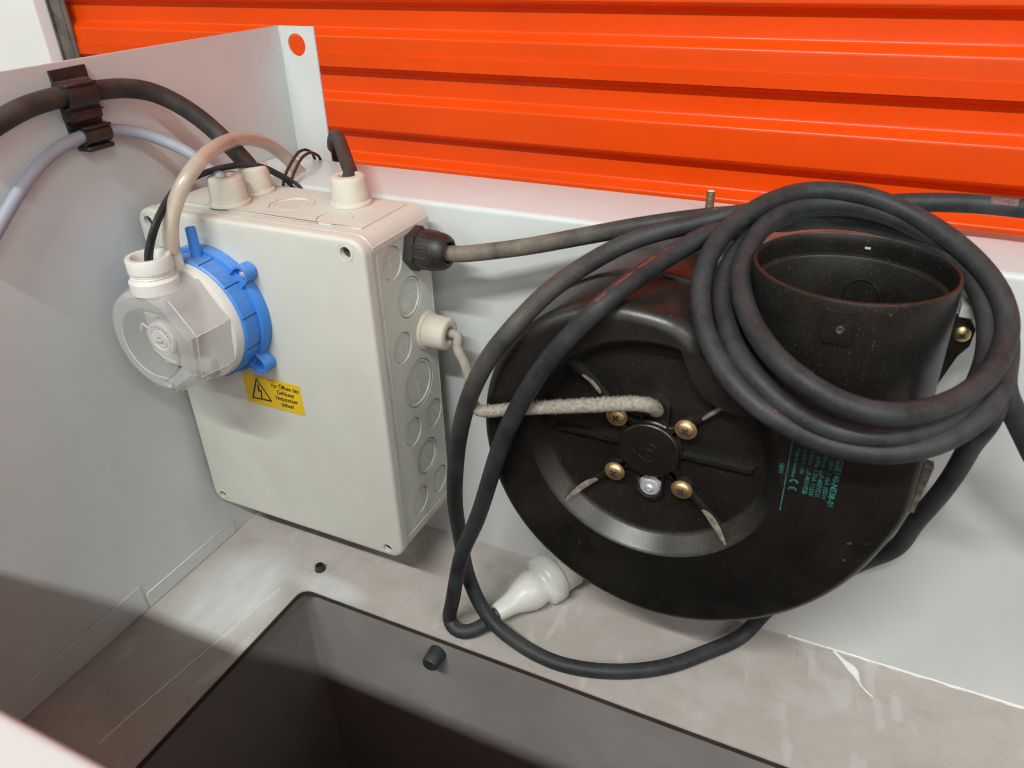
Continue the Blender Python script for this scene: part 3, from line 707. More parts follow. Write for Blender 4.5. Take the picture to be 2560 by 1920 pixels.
# ------------------------------------------------------------------ centrifugal fan
def centrifugal_fan():
    hx, hz = 0.3536, 0.1977
    YF, YB = -0.0950, -0.0120
    root = thing('centrifugal_fan', 'black plastic centrifugal blower with snail housing and round outlet', 'fan', (hx, -0.05, 0.0775))
    tab = [(84, .0770), (94, .0788), (105, .0822), (115, .0848), (125, .0875), (137, .0906), (151, .0940), (166, .0965), (180, .0985), (204, .1030), (226, .1090), (244, .1135), (259, .1170), (274, .1200), (289, .1206), (303, .1206), (318, .1206), (333, .1208), (346, .1218)]
    def rad(a):
        for (a0, r0), (a1, r1) in zip(tab, tab[1:]):
            if a <= a1: return r0 + (r1-r0)*(a-a0)/(a1-a0)
        return tab[-1][1]
    pts = []
    a = 88.0
    while a <= 346:
        t = math.radians(a); r = rad(a)
        pts.append((hx + r*math.cos(t), hz + r*math.sin(t))); a += 3.0
    pts += [(0.4755, 0.1790), (0.4785, 0.1900), (0.4790, 0.2050), (0.4790, 0.2250), (0.4785, 0.2330), (0.4755, 0.2375), (0.4700, 0.2385),
            (0.4400, 0.2385), (0.4100, 0.2385), (0.3900, 0.2388), (0.3835, 0.2410), (0.3790, 0.2470), (0.3765, 0.2540), (0.3740, 0.2610), (0.3705, 0.2680), (0.3655, 0.2725)]
    # resample evenly and smooth a little
    P = [Vector((p[0], p[1])) for p in pts]; P.append(P[0]); L = [0]
    for i in range(1, len(P)): L.append(L[-1] + (P[i]-P[i-1]).length)
    N = 150; out = []; j = 0
    for k in range(N):
        s = L[-1]*k/N
        while L[j+1] < s: j += 1
        out.append(P[j].lerp(P[j+1], (s-L[j])/(L[j+1]-L[j])))
    for _ in range(3): out = [(out[i-1] + out[i]*2 + out[(i+1) % N])/4 for i in range(N)]
    nrm = []
    for i in range(N):
        t = (out[(i+1) % N] - out[i-1]).normalized(); nrm.append(Vector((t.y, -t.x)))
    for _ in range(10): nrm = [(nrm[i-1] + nrm[i] + nrm[(i+1) % N]).normalized() for i in range(N)]
    inset = lambda t: [(out[i].x - nrm[i].x*t, out[i].y - nrm[i].y*t) for i in range(N)]
    ring = lambda t, y: [Vector((p[0], y, p[1])) for p in inset(t)]
    mb = MB()
    rows = [ring(0.004, YB), ring(0.001, YB), ring(0.0, YB-0.002), ring(0.0, -0.0465), ring(-0.0012, -0.0468), ring(-0.0012, -0.0498), ring(0.0, -0.0501)]
    Rb = 0.0085
    for k in range(0, 8):
        t = PI/2*k/7; rows.append(ring(Rb*(1-math.cos(t)), YF + Rb*(1-math.sin(t))))
    for r0, r1 in zip(rows, rows[1:]):
        mb.add(r0 + r1, [(k, (k+1) % N, N+(k+1) % N, N+k) for k in range(N)])
    # front face ring with the round opening for the dish
    bm = bmesh.new(); ed = []
    for loop in (inset(Rb), circle(hx-0.0012, hz-0.0034, 0.0670, 72)):
        vv = [bm.verts.new((p[0], YF, p[1])) for p in loop]
        ed += [bm.edges.new((vv[i], vv[(i+1) % len(vv)])) for i in range(len(vv))]
    bmesh.ops.triangle_fill(bm, use_beauty=True, edges=ed, normal=(0, -1, 0)); mb.bm(bm)
    bm = bmesh.new(); vv = [bm.verts.new(p) for p in ring(0.004, YB)]
    bmesh.ops.triangle_fill(bm, use_beauty=True, edges=[bm.edges.new((vv[i], vv[(i+1) % N])) for i in range(N)]); mb.bm(bm)
    mb.go('volute_housing', 'fan_plastic', root, 28)
    # recessed dish, deepest part round the hub
    hx0, hz0 = hx, hz
    hx, hz = hx-0.0012, hz-0.0034          # the dish and everything in it sit on this centre
    c = (hx, YF, hz); D = 0.0105
    dish = MB().lathe([(0.0670, 0.0), (0.0664, 0.0004), (0.0650, 0.0018), (0.0600, 0.0088), (0.0588, 0.0099), (0.0570, D), (0.030, D), (0.0, D)], c, 'y', 96).go('dish', 'fan_plastic', root, 30)
    # six ribs from the hub to the dish wall
    for ang in (0, 45, 135, 180, 225, 315):
        m = Matrix.Translation(Vector((hx, 0, hz))) @ Matrix.Rotation(-math.radians(ang), 4, 'Y')
        flat = ang in (0, 180)
        x1r = 0.0545 if flat else 0.0655
        top = YF + 0.0066
        w = 0.0011
        pr = [(0.012, YF+D), (0.012, top), (0.048, top), (x1r-0.0015, YF+(0.0070 if flat else 0.0022)), (x1r, YF+(D if flat else 0.0024)), (x1r*0.9, YF+D)]
        n = len(pr); v = [(x, y, -w) for x, y in pr] + [(x, y, w) for x, y in pr]
        f = [(k, (k+1) % n, n+(k+1) % n, n+k) for k in range(n)] + [tuple(range(n)), tuple(range(n, 2*n))]
        MB().add(v, f).xf(m).go('rib', 'fan_plastic', root, 20)
    # dust caught along the outer ends of the lower slanting ribs
    for ang, r0, r1, amp in ((225, 0.040, 0.0650, 1.0), (315, 0.044, 0.0655, 1.25), (135, 0.040, 0.054, 0.5), (45, 0.036, 0.056, 0.35)):
        m = Matrix.Translation(Vector((hx, 0, hz))) @ Matrix.Rotation(-math.radians(ang), 4, 'Y')
        v = []; f = []; n = 22
        sg = 1 if math.cos(math.radians(ang)) > 0 else -1
        for k in range(n+1):
            t = k/n; r = r0 + (r1-r0)*t
            w = amp*(0.0024*max(0.0, math.sin(PI*t))**0.7*(1.15-0.6*t)) + random.uniform(0, 0.00035)
            y = YF + (0.0064 if r < 0.048 else 0.0064 - (r-0.048)/(0.064-0.048)*0.0044)
            for s in (0.0, 0.5, 1.0): v.append((r, y - 0.0005*math.sin(PI*s), sg*(-0.0010 + (0.0012+w)*s)))
        for k in range(n):
            for s in range(2): f.append((k*3+s, k*3+s+1, k*3+3+s+1, k*3+3+s))
        MB().add(v, f).xf(m).go('rib_dust', 'rib_dust', root, 60)
    # four-lobed carrier and hub cap
    def lobes(a):
        d = math.degrees(a) % 360
        e = min(abs((d-q+180) % 360-180) for q in (45, 135, 225, 315))
        return 1.0 + 0.34*math.exp(-(e/11.0)**2)
    MB().lathe([(0.0175, D), (0.0172, 0.0072), (0.0165, 0.0066), (0.0, 0.0066)], c, 'y', 120, rfun=lobes).go('hub_carrier', 'fan_plastic', root, 28)
    hub = MB().lathe([(a_, b_+0.0050) for a_, b_ in [(0.0163, 0.0020), (0.0163, -0.0006), (0.0158, -0.0011), (0.0060, -0.0013), (0.0058, -0.0008), (0.0050, -0.0008), (0.0048, -0.0012), (0.0018, -0.0012), (0.0014, -0.0020), (0.0008, -0.0020), (0.0006, -0.0008), (0.0, -0.0008)]], c, 'y', 64).go('hub_cap', 'fan_plastic', root, 30)
    # obround wells above and below the hub
    for zz, nm in ((0.0252, 'cable_well'), (-0.0255, 'screw_well')):
        s = 1 if zz > 0 else -1
        loop = []
        for k in range(13):
            t = PI*k/12; loop.append((0.0075*math.cos(t), s*(abs(zz)+0.0002+0.0075*math.sin(t))))
        loop = [(0.0075, s*0.0120)] + loop + [(-0.0075, s*0.0120)]
        n = len(loop); w = MB()
        for (o_, d0), (o2, d1) in (((1.0, D), (1.0, 0.0060)), ((1.0, 0.0060), (0.86, 0.0058)), ((0.86, 0.0058), (0.82, 0.0104))):
            v = []
            for kk, dd in ((o_, d0), (o2, d1)):
                v += [(hx+0.0014+p[0]*kk, YF+dd, hz + s*0.0205 + (p[1]-s*0.0205)*kk) for p in loop]
            w.add(v, [(k, k+1, n+k+1, n+k) for k in range(n-1)])
        w.go(nm, 'fan_plastic', root, 35)
    zs = MB().lathe([(0.0066, 0.0060), (0.0066, 0.0050), (0.0058, 0.0046), (0.0054, 0.0036), (0.0048, 0.0036), (0.0046, 0.0028), (0.0024, 0.0026), (0.0016, 0.0016), (0.0010, 0.0016), (0.0008, 0.0030), (0.0, 0.0030)], (hx+0.0014, YF+0.0042, hz-0.0260), 'y', 32).go('motor_screw', 'zinc', root, 30)
    # four brass pan-head screws
    for sx, sz in ((-0.0186, 0.0166), (0.0181, 0.0178), (-0.0182, -0.0193), (0.0193, -0.0204)):
        cc = (hx+sx, YF+0.0056, hz+sz)
        MB().lathe([(0.0050, 0.0060), (0.0046, 0.0004), (0.0, 0.0004)], cc, 'y', 24).go('screw_boss', 'fan_plastic', root, 40)
        s = MB().lathe([(0.0054, 0.0004), (0.0058, -0.0001), (0.0057, -0.0006), (0.0050, -0.0008), (0.0046, -0.0007), (0.0045, -0.0011), (0.0039, -0.0018), (0.0026, -0.0023), (0.0012, -0.0025), (0.0, -0.0026)], cc, 'y', 32).go('brass_screw', 'brass', root, 30)
        m = Matrix.Translation(Vector(cc)) @ Matrix.Rotation(random.uniform(0.2, 0.9), 4, 'Y')
        MB().box(-0.0021, 0.0021, -0.00268, -0.0018, -0.0005, 0.0005).box(-0.0005, 0.0005, -0.00270, -0.0018, -0.0021, 0.0021).xf(m).go('cross_recess', 'hole_dark', s, 0)
    # round outlet collar, hollow, with an inner ledge
    oc = (0.4320, -0.0480, 0.0)
    cp = [(0.0475, 0.2300), (0.0468, 0.2450), (0.0462, 0.2700), (0.0457, 0.2873), (0.0456, 0.2893), (0.0455, 0.2945), (0.0452, 0.2953), (0.0440, 0.2955), (0.0436, 0.2948), (0.0435, 0.2893), (0.0435, 0.2873), (0.0434, 0.2845), (0.0418, 0.2838), (0.0414, 0.2830), (0.0408, 0.2420), (0.0400, 0.2100), (0.0, 0.2100)]
    MB().lathe(cp, oc, 'z', 96, skip=lambda i, k: i in (3, 9) and k == 22).go('outlet_collar', 'fan_plastic', root, 35)
    ring_ = [Vector((oc[0]+0.0060+0.0085*math.cos(t), 0, 0.2640+0.0085*math.sin(t))) for t in [2*PI*k/40 for k in range(41)]]
    tube(MB(), [Vector((p.x, oc[1]+math.sqrt(0.0409**2-(p.x-oc[0])**2)-0.0002, p.z)) for p in ring_], 0.0003, 6, False).go('moulding_ring', 'fan_plastic', root, 60)
    # dust lying on the shoulder left of the collar
    vv = []; ff = []; n = 14
    for k in range(n+1):
        yy = -0.0885 + 0.060*k/n
        for s in (0, 0.5, 1): vv.append((0.3815 + 0.0105*s + random.uniform(-1, 1)*0.0006, yy, 0.2405 - 0.0012*s + 0.0009*math.sin(PI*s)))
    for k in range(n):
        for s in range(2): ff.append((k*3+s, k*3+s+1, k*3+4+s, k*3+3+s))
    make('shoulder_dust', vv, ff, 'fin_dust', root, 60)
    # clip tab on the collar's front and its hole
    tb = MB(); n = 8; v = []; f = []
    for i in range(n+1):
        a = math.radians(-99 + 15.0*i/n)
        for r in (0.0462, 0.0474):
            for z in (0.2762, 0.2915):
                v.append((oc[0]+r*math.cos(a), oc[1]+r*math.sin(a), z))
    for i in range(n):
        b0 = i*4; b1 = b0+4
        f += [(b0+2, b1+2, b1+3, b0+3), (b0, b1, b1+2, b0+2), (b0+1, b0+3, b1+3, b1+1)]
    f += [(0, 2, 3, 1), (n*4, n*4+1, n*4+3, n*4+2)]
    t = tb.add(v, f).go('clip_tab', 'fan_plastic', root, 30)
    MB().lathe([(0.0013, 0.0004), (0.0018, 0.0), (0.0015, -0.0003), (0.0011, -0.0001), (0.0, 0.0002)], (0.4318, -0.0955, 0.2832), 'y', 16).go('tab_rivet', 'screw_dark', t, 40)
    # shoulder between the snail and the collar
    # lug with its fixing screw, right of the collar
    lug = plate([(0.4700, 0.2440), (0.4880, 0.2440), (0.4915, 0.2500), (0.4920, 0.2590), (0.4890, 0.2635), (0.4700, 0.2640)], [], -0.0130, -0.0190, lambda u, v, d: Vector((u, d, v))).go('mounting_lug', 'fan_plastic', root, 30)
    plate([(0.4700, 0.2150), (0.4800, 0.2150), (0.4880, 0.2438), (0.4700, 0.2438)], [], -0.0130, -0.0182, lambda u, v, d: Vector((u, d, v))).go('lug_gusset', 'fan_plastic', root, 30)
    s = MB().lathe([(0.0042, 0.0), (0.0040, -0.0012), (0.0030, -0.0022), (0.0012, -0.0027), (0.0, -0.0028)], (0.4866, -0.0192, 0.2562), 'y', 24).go('lug_screw', 'brass', root, 30)
    MB().box(-0.0016, 0.0016, -0.0030, -0.0024, -0.0003, 0.0003).box(-0.0003, 0.0003, -0.0031, -0.0024, -0.0016, 0.0016).xf(Matrix.Translation((0.4866, -0.0192, 0.2562)) @ Matrix.Rotation(0.5, 4, 'Y')).go('cross_recess', 'hole_dark', s, 0)
    plate([(0.4830, 0.2655), (0.4905, 0.2650), (0.4900, 0.2690), (0.4870, 0.2715), (0.4830, 0.2715)], [], -0.0100, -0.0205, lambda u, v, d: Vector((u, d, v))).go('wall_bracket', 'sealant', root, 30)
    # dusty fin at the duct's lower right
    plate([(0.4765, 0.1930), (0.4800, 0.1930), (0.4812, 0.2060), (0.4825, 0.2200), (0.4765, 0.2210)], [], -0.0830, -0.0890, lambda u, v, d: Vector((u, d, v)), 0.0006, 1, lambda t: [(0.4765+t, 0.1930+t), (0.4800-t, 0.1930+t), (0.4812-t, 0.2060), (0.4825-t, 0.2200-t), (0.4765+t, 0.2210-t)]).go('duct_fin', 'fin_dust', root, 30)
    # rating print, reading downwards
    yp = YF - 0.00025
    pr = []
    def line(txt, size, xb, zend, bold=0.0):
        tm = text_mesh(txt, size, lambda u, v, d: Vector((xb + v, yp, zend - u)), 0, bold, 'RIGHT', 1.0)
        o = tm.go('rating_print', 'cyan_print', root, 0); return o
    line('G2E140-NS38-01', 0.0040, 0.4425, 0.1896, 0.00004)
    line('230V 50Hz 0,46A 105W', 0.0031, 0.4394, 0.1934)
    line('2600/min 2µF-400VDB', 0.0031, 0.4364, 0.1940)
    line('230V 60Hz 0,51A 115W', 0.0031, 0.4335, 0.1937)
    line('2750/min 2µF-400VDB', 0.0031, 0.4305, 0.1940)
    line('Isol.Kl.B TW', 0.0027, 0.4275, 0.2055)
    line('Made in Germany', 0.0024, 0.4243, 0.2022)
    line('18/01', 0.0029, 0.4182, 0.2027)
    # CE mark: two arcs
    ce = MB()
    for zc, bar in ((0.1996, False), (0.1952, True)):
        R0, R1 = 0.0021, 0.0013; n = 14; v = []
        for k in range(n+1):
            a = PI*k/n    # open towards reading direction (down)
            for r in (R0, R1): v.append((0.4259 + r*math.cos(a), yp, zc - 0.0004 + r*math.sin(a)))
        ce.add(v, [(2*k, 2*k+1, 2*k+3, 2*k+2) for k in range(n)])
        if bar: ce.add([(0.4256, yp, zc-0.0002), (0.4262, yp, zc-0.0002), (0.4262, yp, zc+0.0010), (0.4256, yp, zc+0.0010)], [(0,1,2,3)])
    ce.go('conformity_mark', 'cyan_print', root, 0)
    MB().add([(0.4216, yp, 0.2240), (0.42195, yp, 0.2240), (0.4224, yp, 0.1808), (0.42205, yp, 0.1808)], [(0,1,2,3)]).go('rating_rule', 'cyan_print', root, 0)
centrifugal_fan()

# ------------------------------------------------------------------ cables, wires and hose
POWER_CORD_PATH = [(0.2097,-0.0340,0.2639),(0.2308,-0.0310,0.2676),(0.2558,-0.0280,0.2732),(0.2874,-0.0260,0.2825),(0.3208,-0.0220,0.2917),(0.3514,-0.0140,0.2974),(0.3744,-0.0020,0.2986),(0.3992,0.0140,0.2977),(0.4281,0.0260,0.3007),(0.4535,0.0340,0.3031),(0.4790,0.0360,0.3049),(0.5043,0.0360,0.3050),(0.5350,0.0320,0.3040),(0.5750,0.0150,0.2900),(0.6000,-0.0150,0.2550),(0.6000,-0.0400,0.2050),(0.5780,-0.0500,0.1780),(0.5333,-0.0550,0.2074),(0.5170,-0.0600,0.2302),(0.5080,-0.0650,0.2447),(0.5014,-0.0668,0.2557),(0.5022,-0.0549,0.2617),(0.4998,-0.0389,0.2707),(0.4945,-0.0275,0.2794),(0.4858,-0.0139,0.2872),(0.4714,-0.0003,0.2937),(0.4548,0.0076,0.2991),(0.4362,0.0118,0.3041),(0.4170,0.0114,0.3056),(0.4021,0.0028,0.3052),(0.3909,-0.0128,0.3037),(0.3846,-0.0271,0.2989),(0.3820,-0.0406,0.2934),(0.3820,-0.0561,0.2885),(0.3853,-0.0693,0.2837),(0.3916,-0.0844,0.2791),(0.4002,-0.0999,0.2759),(0.4107,-0.1151,0.2739),(0.4217,-0.1223,0.2704),(0.4332,-0.1243,0.2661),(0.4453,-0.1242,0.2629),(0.4561,-0.1221,0.2619),(0.4673,-0.1131,0.2606),(0.4778,-0.1027,0.2611),(0.4873,-0.0884,0.2619),(0.4948,-0.0723,0.2649),(0.4991,-0.0563,0.2695),(0.5001,-0.0441,0.2749),(0.4973,-0.0347,0.2812),(0.4915,-0.0253,0.2874),(0.4821,-0.0133,0.2933),(0.4685,-0.0013,0.2994),(0.4520,0.0080,0.3048),(0.4326,0.0110,0.3102),(0.4152,0.0105,0.3116),(0.4000,0.0035,0.3119),(0.3858,-0.0127,0.3097),(0.3749,-0.0283,0.3044),(0.3678,-0.0435,0.2978),(0.3651,-0.0557,0.2902),(0.3657,-0.0677,0.2816),(0.3687,-0.0771,0.2754),(0.3746,-0.0891,0.2676),(0.3831,-0.0990,0.2608),(0.3942,-0.1085,0.2540),(0.4062,-0.1132,0.2480),(0.4196,-0.1158,0.2432),(0.4336,-0.1154,0.2387),(0.4475,-0.1157,0.2378),(0.4605,-0.1139,0.2389),(0.4727,-0.1090,0.2418),(0.4831,-0.1001,0.2441),(0.4917,-0.0904,0.2490),(0.4982,-0.0774,0.2532),(0.5015,-0.0628,0.2588),(0.5020,-0.0470,0.2655),(0.5002,-0.0324,0.2721),(0.4941,-0.0198,0.2813),(0.4837,-0.0068,0.2877),(0.4715,0.0047,0.2933),(0.4535,0.0149,0.2975),(0.4339,0.0182,0.3014),(0.4163,0.0177,0.3019),(0.4012,0.0074,0.3014),(0.3894,-0.0099,0.2994),(0.3809,-0.0267,0.2948),(0.3759,-0.0408,0.2890),(0.3740,-0.0527,0.2824),(0.3759,-0.0645,0.2766),(0.3812,-0.0788,0.2712),(0.3890,-0.0928,0.2651),(0.3994,-0.1042,0.2599),(0.4108,-0.1106,0.2538),(0.4235,-0.1141,0.2484),(0.4366,-0.1146,0.2451),(0.4494,-0.1142,0.2449),(0.4620,-0.1122,0.2469),(0.4733,-0.1032,0.2477),(0.4823,-0.0940,0.2504),(0.4888,-0.0817,0.2543),(0.4922,-0.0681,0.2596),(0.4942,-0.0528,0.2650),(0.4937,-0.0392,0.2706),(0.4909,-0.0291,0.2769),(0.4856,-0.0185,0.2829),(0.4778,-0.0071,0.2878),(0.4657,0.0040,0.2919),(0.4523,0.0155,0.2917),(0.4353,0.0217,0.2931),(0.4175,0.0232,0.2924),(0.4019,0.0120,0.2940),(0.3889,-0.0029,0.2953),(0.3764,-0.0120,0.3029),(0.3694,-0.0180,0.3025),(0.3584,-0.0220,0.2991),(0.3423,-0.0280,0.2953),(0.3225,-0.0380,0.2896),(0.3051,-0.0550,0.2810),(0.2905,-0.0780,0.2713),(0.2800,-0.0980,0.2586),(0.2655,-0.1030,0.2378),(0.2534,-0.1040,0.2124),(0.2424,-0.1000,0.1798),(0.2350,-0.0940,0.1521),(0.2288,-0.0880,0.1188),(0.2246,-0.0780,0.0777),(0.2298,-0.0780,0.0381),(0.2459,-0.0826,0.0140),(0.2726,-0.0897,0.0075),(0.3033,-0.0925,0.0055),(0.3379,-0.0842,0.0055),(0.3689,-0.0663,0.0055),(0.3905,-0.0447,0.0060),(0.4121,-0.0202,0.0080),(0.4240,-0.0090,0.0280),(0.4520,-0.0085,0.0640),(0.4720,-0.0120,0.0920),(0.4863,-0.0200,0.1154),(0.4906,-0.0300,0.1457),(0.4953,-0.0400,0.1720),(0.4979,-0.0500,0.1968),(0.4984,-0.0600,0.2192),(0.4993,-0.0763,0.2441),(0.5027,-0.0589,0.2526),(0.5021,-0.0419,0.2613),(0.4998,-0.0252,0.2688),(0.4932,-0.0121,0.2780),(0.4824,0.0020,0.2851),(0.4684,0.0136,0.2908),(0.4515,0.0232,0.2946),(0.4342,0.0262,0.2976),(0.4163,0.0267,0.2973),(0.4008,0.0174,0.2964),(0.3861,-0.0006,0.2942),(0.3726,-0.0300,0.2982),(0.3631,-0.0350,0.2979),(0.3489,-0.0520,0.2913),(0.3359,-0.0800,0.2853),(0.3255,-0.0990,0.2772),(0.3145,-0.1035,0.2644),(0.3018,-0.1050,0.2469),(0.2882,-0.1070,0.2224),(0.2754,-0.1070,0.1931),(0.2512,-0.1000,0.1207),(0.2370,-0.0980,0.0846),(0.2260,-0.0970,0.0362),(0.2182,-0.0912,0.0085),(0.2238,-0.0971,0.0055),(0.2324,-0.0955,0.0055),(0.2428,-0.0845,0.0075),(0.2490,-0.0739,0.0120)]
THICK_BLACK_PATH = [(0.0120,-0.1793,0.3460),(0.0120,-0.1671,0.3506),(0.0120,-0.1569,0.3539),(0.0115,-0.1411,0.3577),(0.0110,-0.1255,0.3591),(0.0110,-0.1099,0.3592),(0.0110,-0.0936,0.3587),(0.0130,-0.0748,0.3570),(0.0180,-0.0598,0.3522),(0.0260,-0.0504,0.3440),(0.0360,-0.0431,0.3331),(0.0480,-0.0383,0.3188),(0.0560,-0.0352,0.3078),(0.0603,-0.0345,0.3040),(0.0601,-0.0345,0.2900)]
GREY_CABLE_PATH = [(0.0080,-0.1913,0.2867),(0.0080,-0.1794,0.2982),(0.0080,-0.1655,0.3098),(0.0075,-0.1461,0.3238),(0.0075,-0.1275,0.3325),(0.0075,-0.1126,0.3351),(0.0080,-0.0991,0.3362),(0.0090,-0.0863,0.3347),(0.0130,-0.0751,0.3311),(0.0220,-0.0661,0.3249),(0.0340,-0.0599,0.3175),(0.0450,-0.0592,0.3111),(0.0560,-0.0614,0.3045),(0.0622,-0.0612,0.3040),(0.0625,-0.0610,0.2900)]
HOSE_PATH = [(0.0639,-0.1150,0.2743),(0.0652,-0.1150,0.2840),(0.0655,-0.1120,0.2930),(0.0668,-0.1060,0.3029),(0.0700,-0.1000,0.3121),(0.0711,-0.0900,0.3191),(0.0657,-0.0700,0.3233),(0.0581,-0.0450,0.3229),(0.0492,-0.0200,0.3178),(0.0427,0.0030,0.3090),(0.0409,0.0180,0.2985),(0.0426,0.0260,0.2888),(0.0460,0.0284,0.2830),(0.0480,0.0324,0.2630)]
WIRE_ONE_PATH = [(0.0582,-0.1300,0.2733),(0.0638,-0.1300,0.2840),(0.0678,-0.1260,0.2948),(0.0641,-0.1120,0.3030),(0.0575,-0.0950,0.3071),(0.0561,-0.0780,0.3090),(0.0589,-0.0600,0.3097),(0.0640,-0.0440,0.3085),(0.0689,-0.0350,0.3057),(0.0678,-0.0200,0.2972),(0.0704,-0.0100,0.2893),(0.0744,-0.0060,0.2839),(0.0784,-0.0050,0.2639)]
WIRE_TWO_PATH = [(0.0595,-0.1280,0.2728),(0.0634,-0.1270,0.2829),(0.0664,-0.1230,0.2927),(0.0628,-0.1090,0.3010),(0.0557,-0.0920,0.3051),(0.0549,-0.0760,0.3072),(0.0565,-0.0580,0.3078),(0.0627,-0.0430,0.3068),(0.0676,-0.0340,0.3038),(0.0670,-0.0210,0.2961),(0.0678,-0.0120,0.2894),(0.0681,-0.0070,0.2835),(0.0721,-0.0060,0.2635)]
LOOP_ONE_PATH = [(0.0603,-0.0080,0.2633),(0.0603,-0.0080,0.2833),(0.0543,0.0040,0.2890),(0.0490,0.0180,0.2932),(0.0446,0.0320,0.2965),(0.0403,0.0460,0.2946),(0.0374,0.0550,0.2901),(0.0316,0.0643,0.2830),(0.0326,0.0663,0.2710)]
LOOP_TWO_PATH = [(0.0673,-0.0080,0.2643),(0.0673,-0.0080,0.2843),(0.0613,0.0040,0.2897),(0.0572,0.0180,0.2953),(0.0515,0.0320,0.2956),(0.0454,0.0460,0.2929),(0.0421,0.0550,0.2887),(0.0362,0.0653,0.2830),(0.0372,0.0673,0.2710)]
STUB_PATH = [(0.1364,-0.0335,0.2900),(0.1362,-0.0330,0.3035),(0.1320,-0.0240,0.3029),(0.1194,-0.0100,0.3050),(0.1001,0.0120,0.3076),(0.0800,0.0350,0.3088),(0.0615,0.0550,0.3044),(0.0411,0.0780,0.2929),(0.0248,0.0970,0.2781),(0.0213,0.1000,0.2659)]
FAN_LEAD_PATH = [(0.1900,-0.0280,0.2046),(0.2065,-0.0282,0.2044),(0.2052,-0.0330,0.2003),(0.2168,-0.0440,0.1964),(0.2303,-0.0620,0.1949),(0.2431,-0.0840,0.1983),(0.2540,-0.1000,0.2020),(0.2604,-0.1025,0.2027),(0.2692,-0.1010,0.2053),(0.2947,-0.1000,0.2126),(0.3231,-0.0995,0.2208),(0.3449,-0.0980,0.2264),(0.3517,-0.0950,0.2256),(0.3539,-0.0860,0.2175)]


def cable(name, label, cat, path, r, mat, sides=14, rough=0.0, step=0.003, group=None):
    p = smooth_path(path, step)
    o = tube(MB(), p, r, sides, True, rough).go(name, mat, None, 60)
    tag(o, label, cat, group); return o

def power_cord():
    root = thing('power_cord', 'long black rubber power cord coiled over the fan outlet, with a pale plug', 'power cord', (0.30, -0.09, 0.0))
    path = smooth_path([(0.196, -0.0357, 0.2648)] + POWER_CORD_PATH, 0.003)
    R = 0.0051
    tube(MB(), path, R, 16).go('cable', 'black_rubber', root, 60)
    F = frames(path)
    # worn red legends printed along the jacket, on the side that faces out
    camp = Vector((0.4331, -0.4197, 0.4340))
    def legend(near, length, up, w=0.0011, broken=0.0, ink='red_print'):
        i0 = min(range(len(path)), key=lambda i: (path[i]-Vector(near)).length)
        i1 = i0; s = 0.0
        while s < length and i1 < len(path)-2: s += (path[i1+1]-path[i1]).length; i1 += 1
        v = []; f = []; j = 0
        for i in range(i0, i1+1):
            t = F[i][0]; up_ = Vector(up); n = (up_ - t*up_.dot(t)).normalized(); b = t.cross(n)
            for k in range(4):
                a = (k-1.5)/3*w/R*2
                v.append(path[i] + (n*math.cos(a) + b*math.sin(a))*(R+0.00012))
            if i > i0 and random.random() >= broken:
                for k in range(3): f.append(((j-1)*4+k, (j-1)*4+k+1, j*4+k+1, j*4+k))
            j += 1
        make('jacket_legend', v, f, ink, root, 60)
    legend((0.4040, -0.117, 0.2530), 0.022, (0.1, -0.45, 0.9), 0.0005, 0.2)
    legend((0.4320, -0.117, 0.2430), 0.010, (0.1, -0.45, 0.9), 0.0006)
    legend((0.3500, -0.0560, 0.2910), 0.055, (0.0, -0.3, 1.0), 0.0006, 0.45)
    legend((0.4880, 0.0360, 0.3050), 0.012, (0.0, -0.7, 0.75), 0.0022, 0.0, 'faded_tag')
    legend((0.2950, -0.0700, 0.2760), 0.030, (-0.2, -0.2, 1.0), 0.0005, 0.6)
    # the plug
    tip = Vector((0.2485, -0.0745, 0.0125)); d = Vector((0.455, 0.885, 0.070)).normalized()
    z = d; x = Vector((0, 0, 1)).cross(z).normalized(); y = z.cross(x)
    m = Matrix.Identity(4)
    for i in range(3): m[i][0] = x[i]; m[i][1] = y[i]; m[i][2] = z[i]; m[i][3] = tip[i]
    prof = [(0.0046, -0.0010), (0.0062, -0.0010), (0.0068, 0.0010), (0.0078, 0.0090), (0.0092, 0.0150), (0.0118, 0.0210), (0.0136, 0.0262), (0.0144, 0.0308), (0.0143, 0.0345), (0.0138, 0.0370), (0.0140, 0.0386), (0.0156, 0.0398), (0.0176, 0.0410), (0.0184, 0.0428), (0.0187, 0.0470), (0.0188, 0.0520), (0.0180, 0.0528), (0.0168, 0.0528), (0.0164, 0.0505)]
    plug = MB().lathe(prof, (0, 0, 0), 'z', 48).xf(m).go('plug_grip', 'plug_rubber', root, 50)
    plug['label'] = 'pale grey rubber grip of the mains plug lying on the tray'
    MB().lathe([(0.0160, 0.0500), (0.0162, 0.0680), (0.0152, 0.0695), (0.0, 0.0695)], (0, 0, 0), 'z', 48).xf(m).go('plug_body', 'plug_body', root, 40)
power_cord()

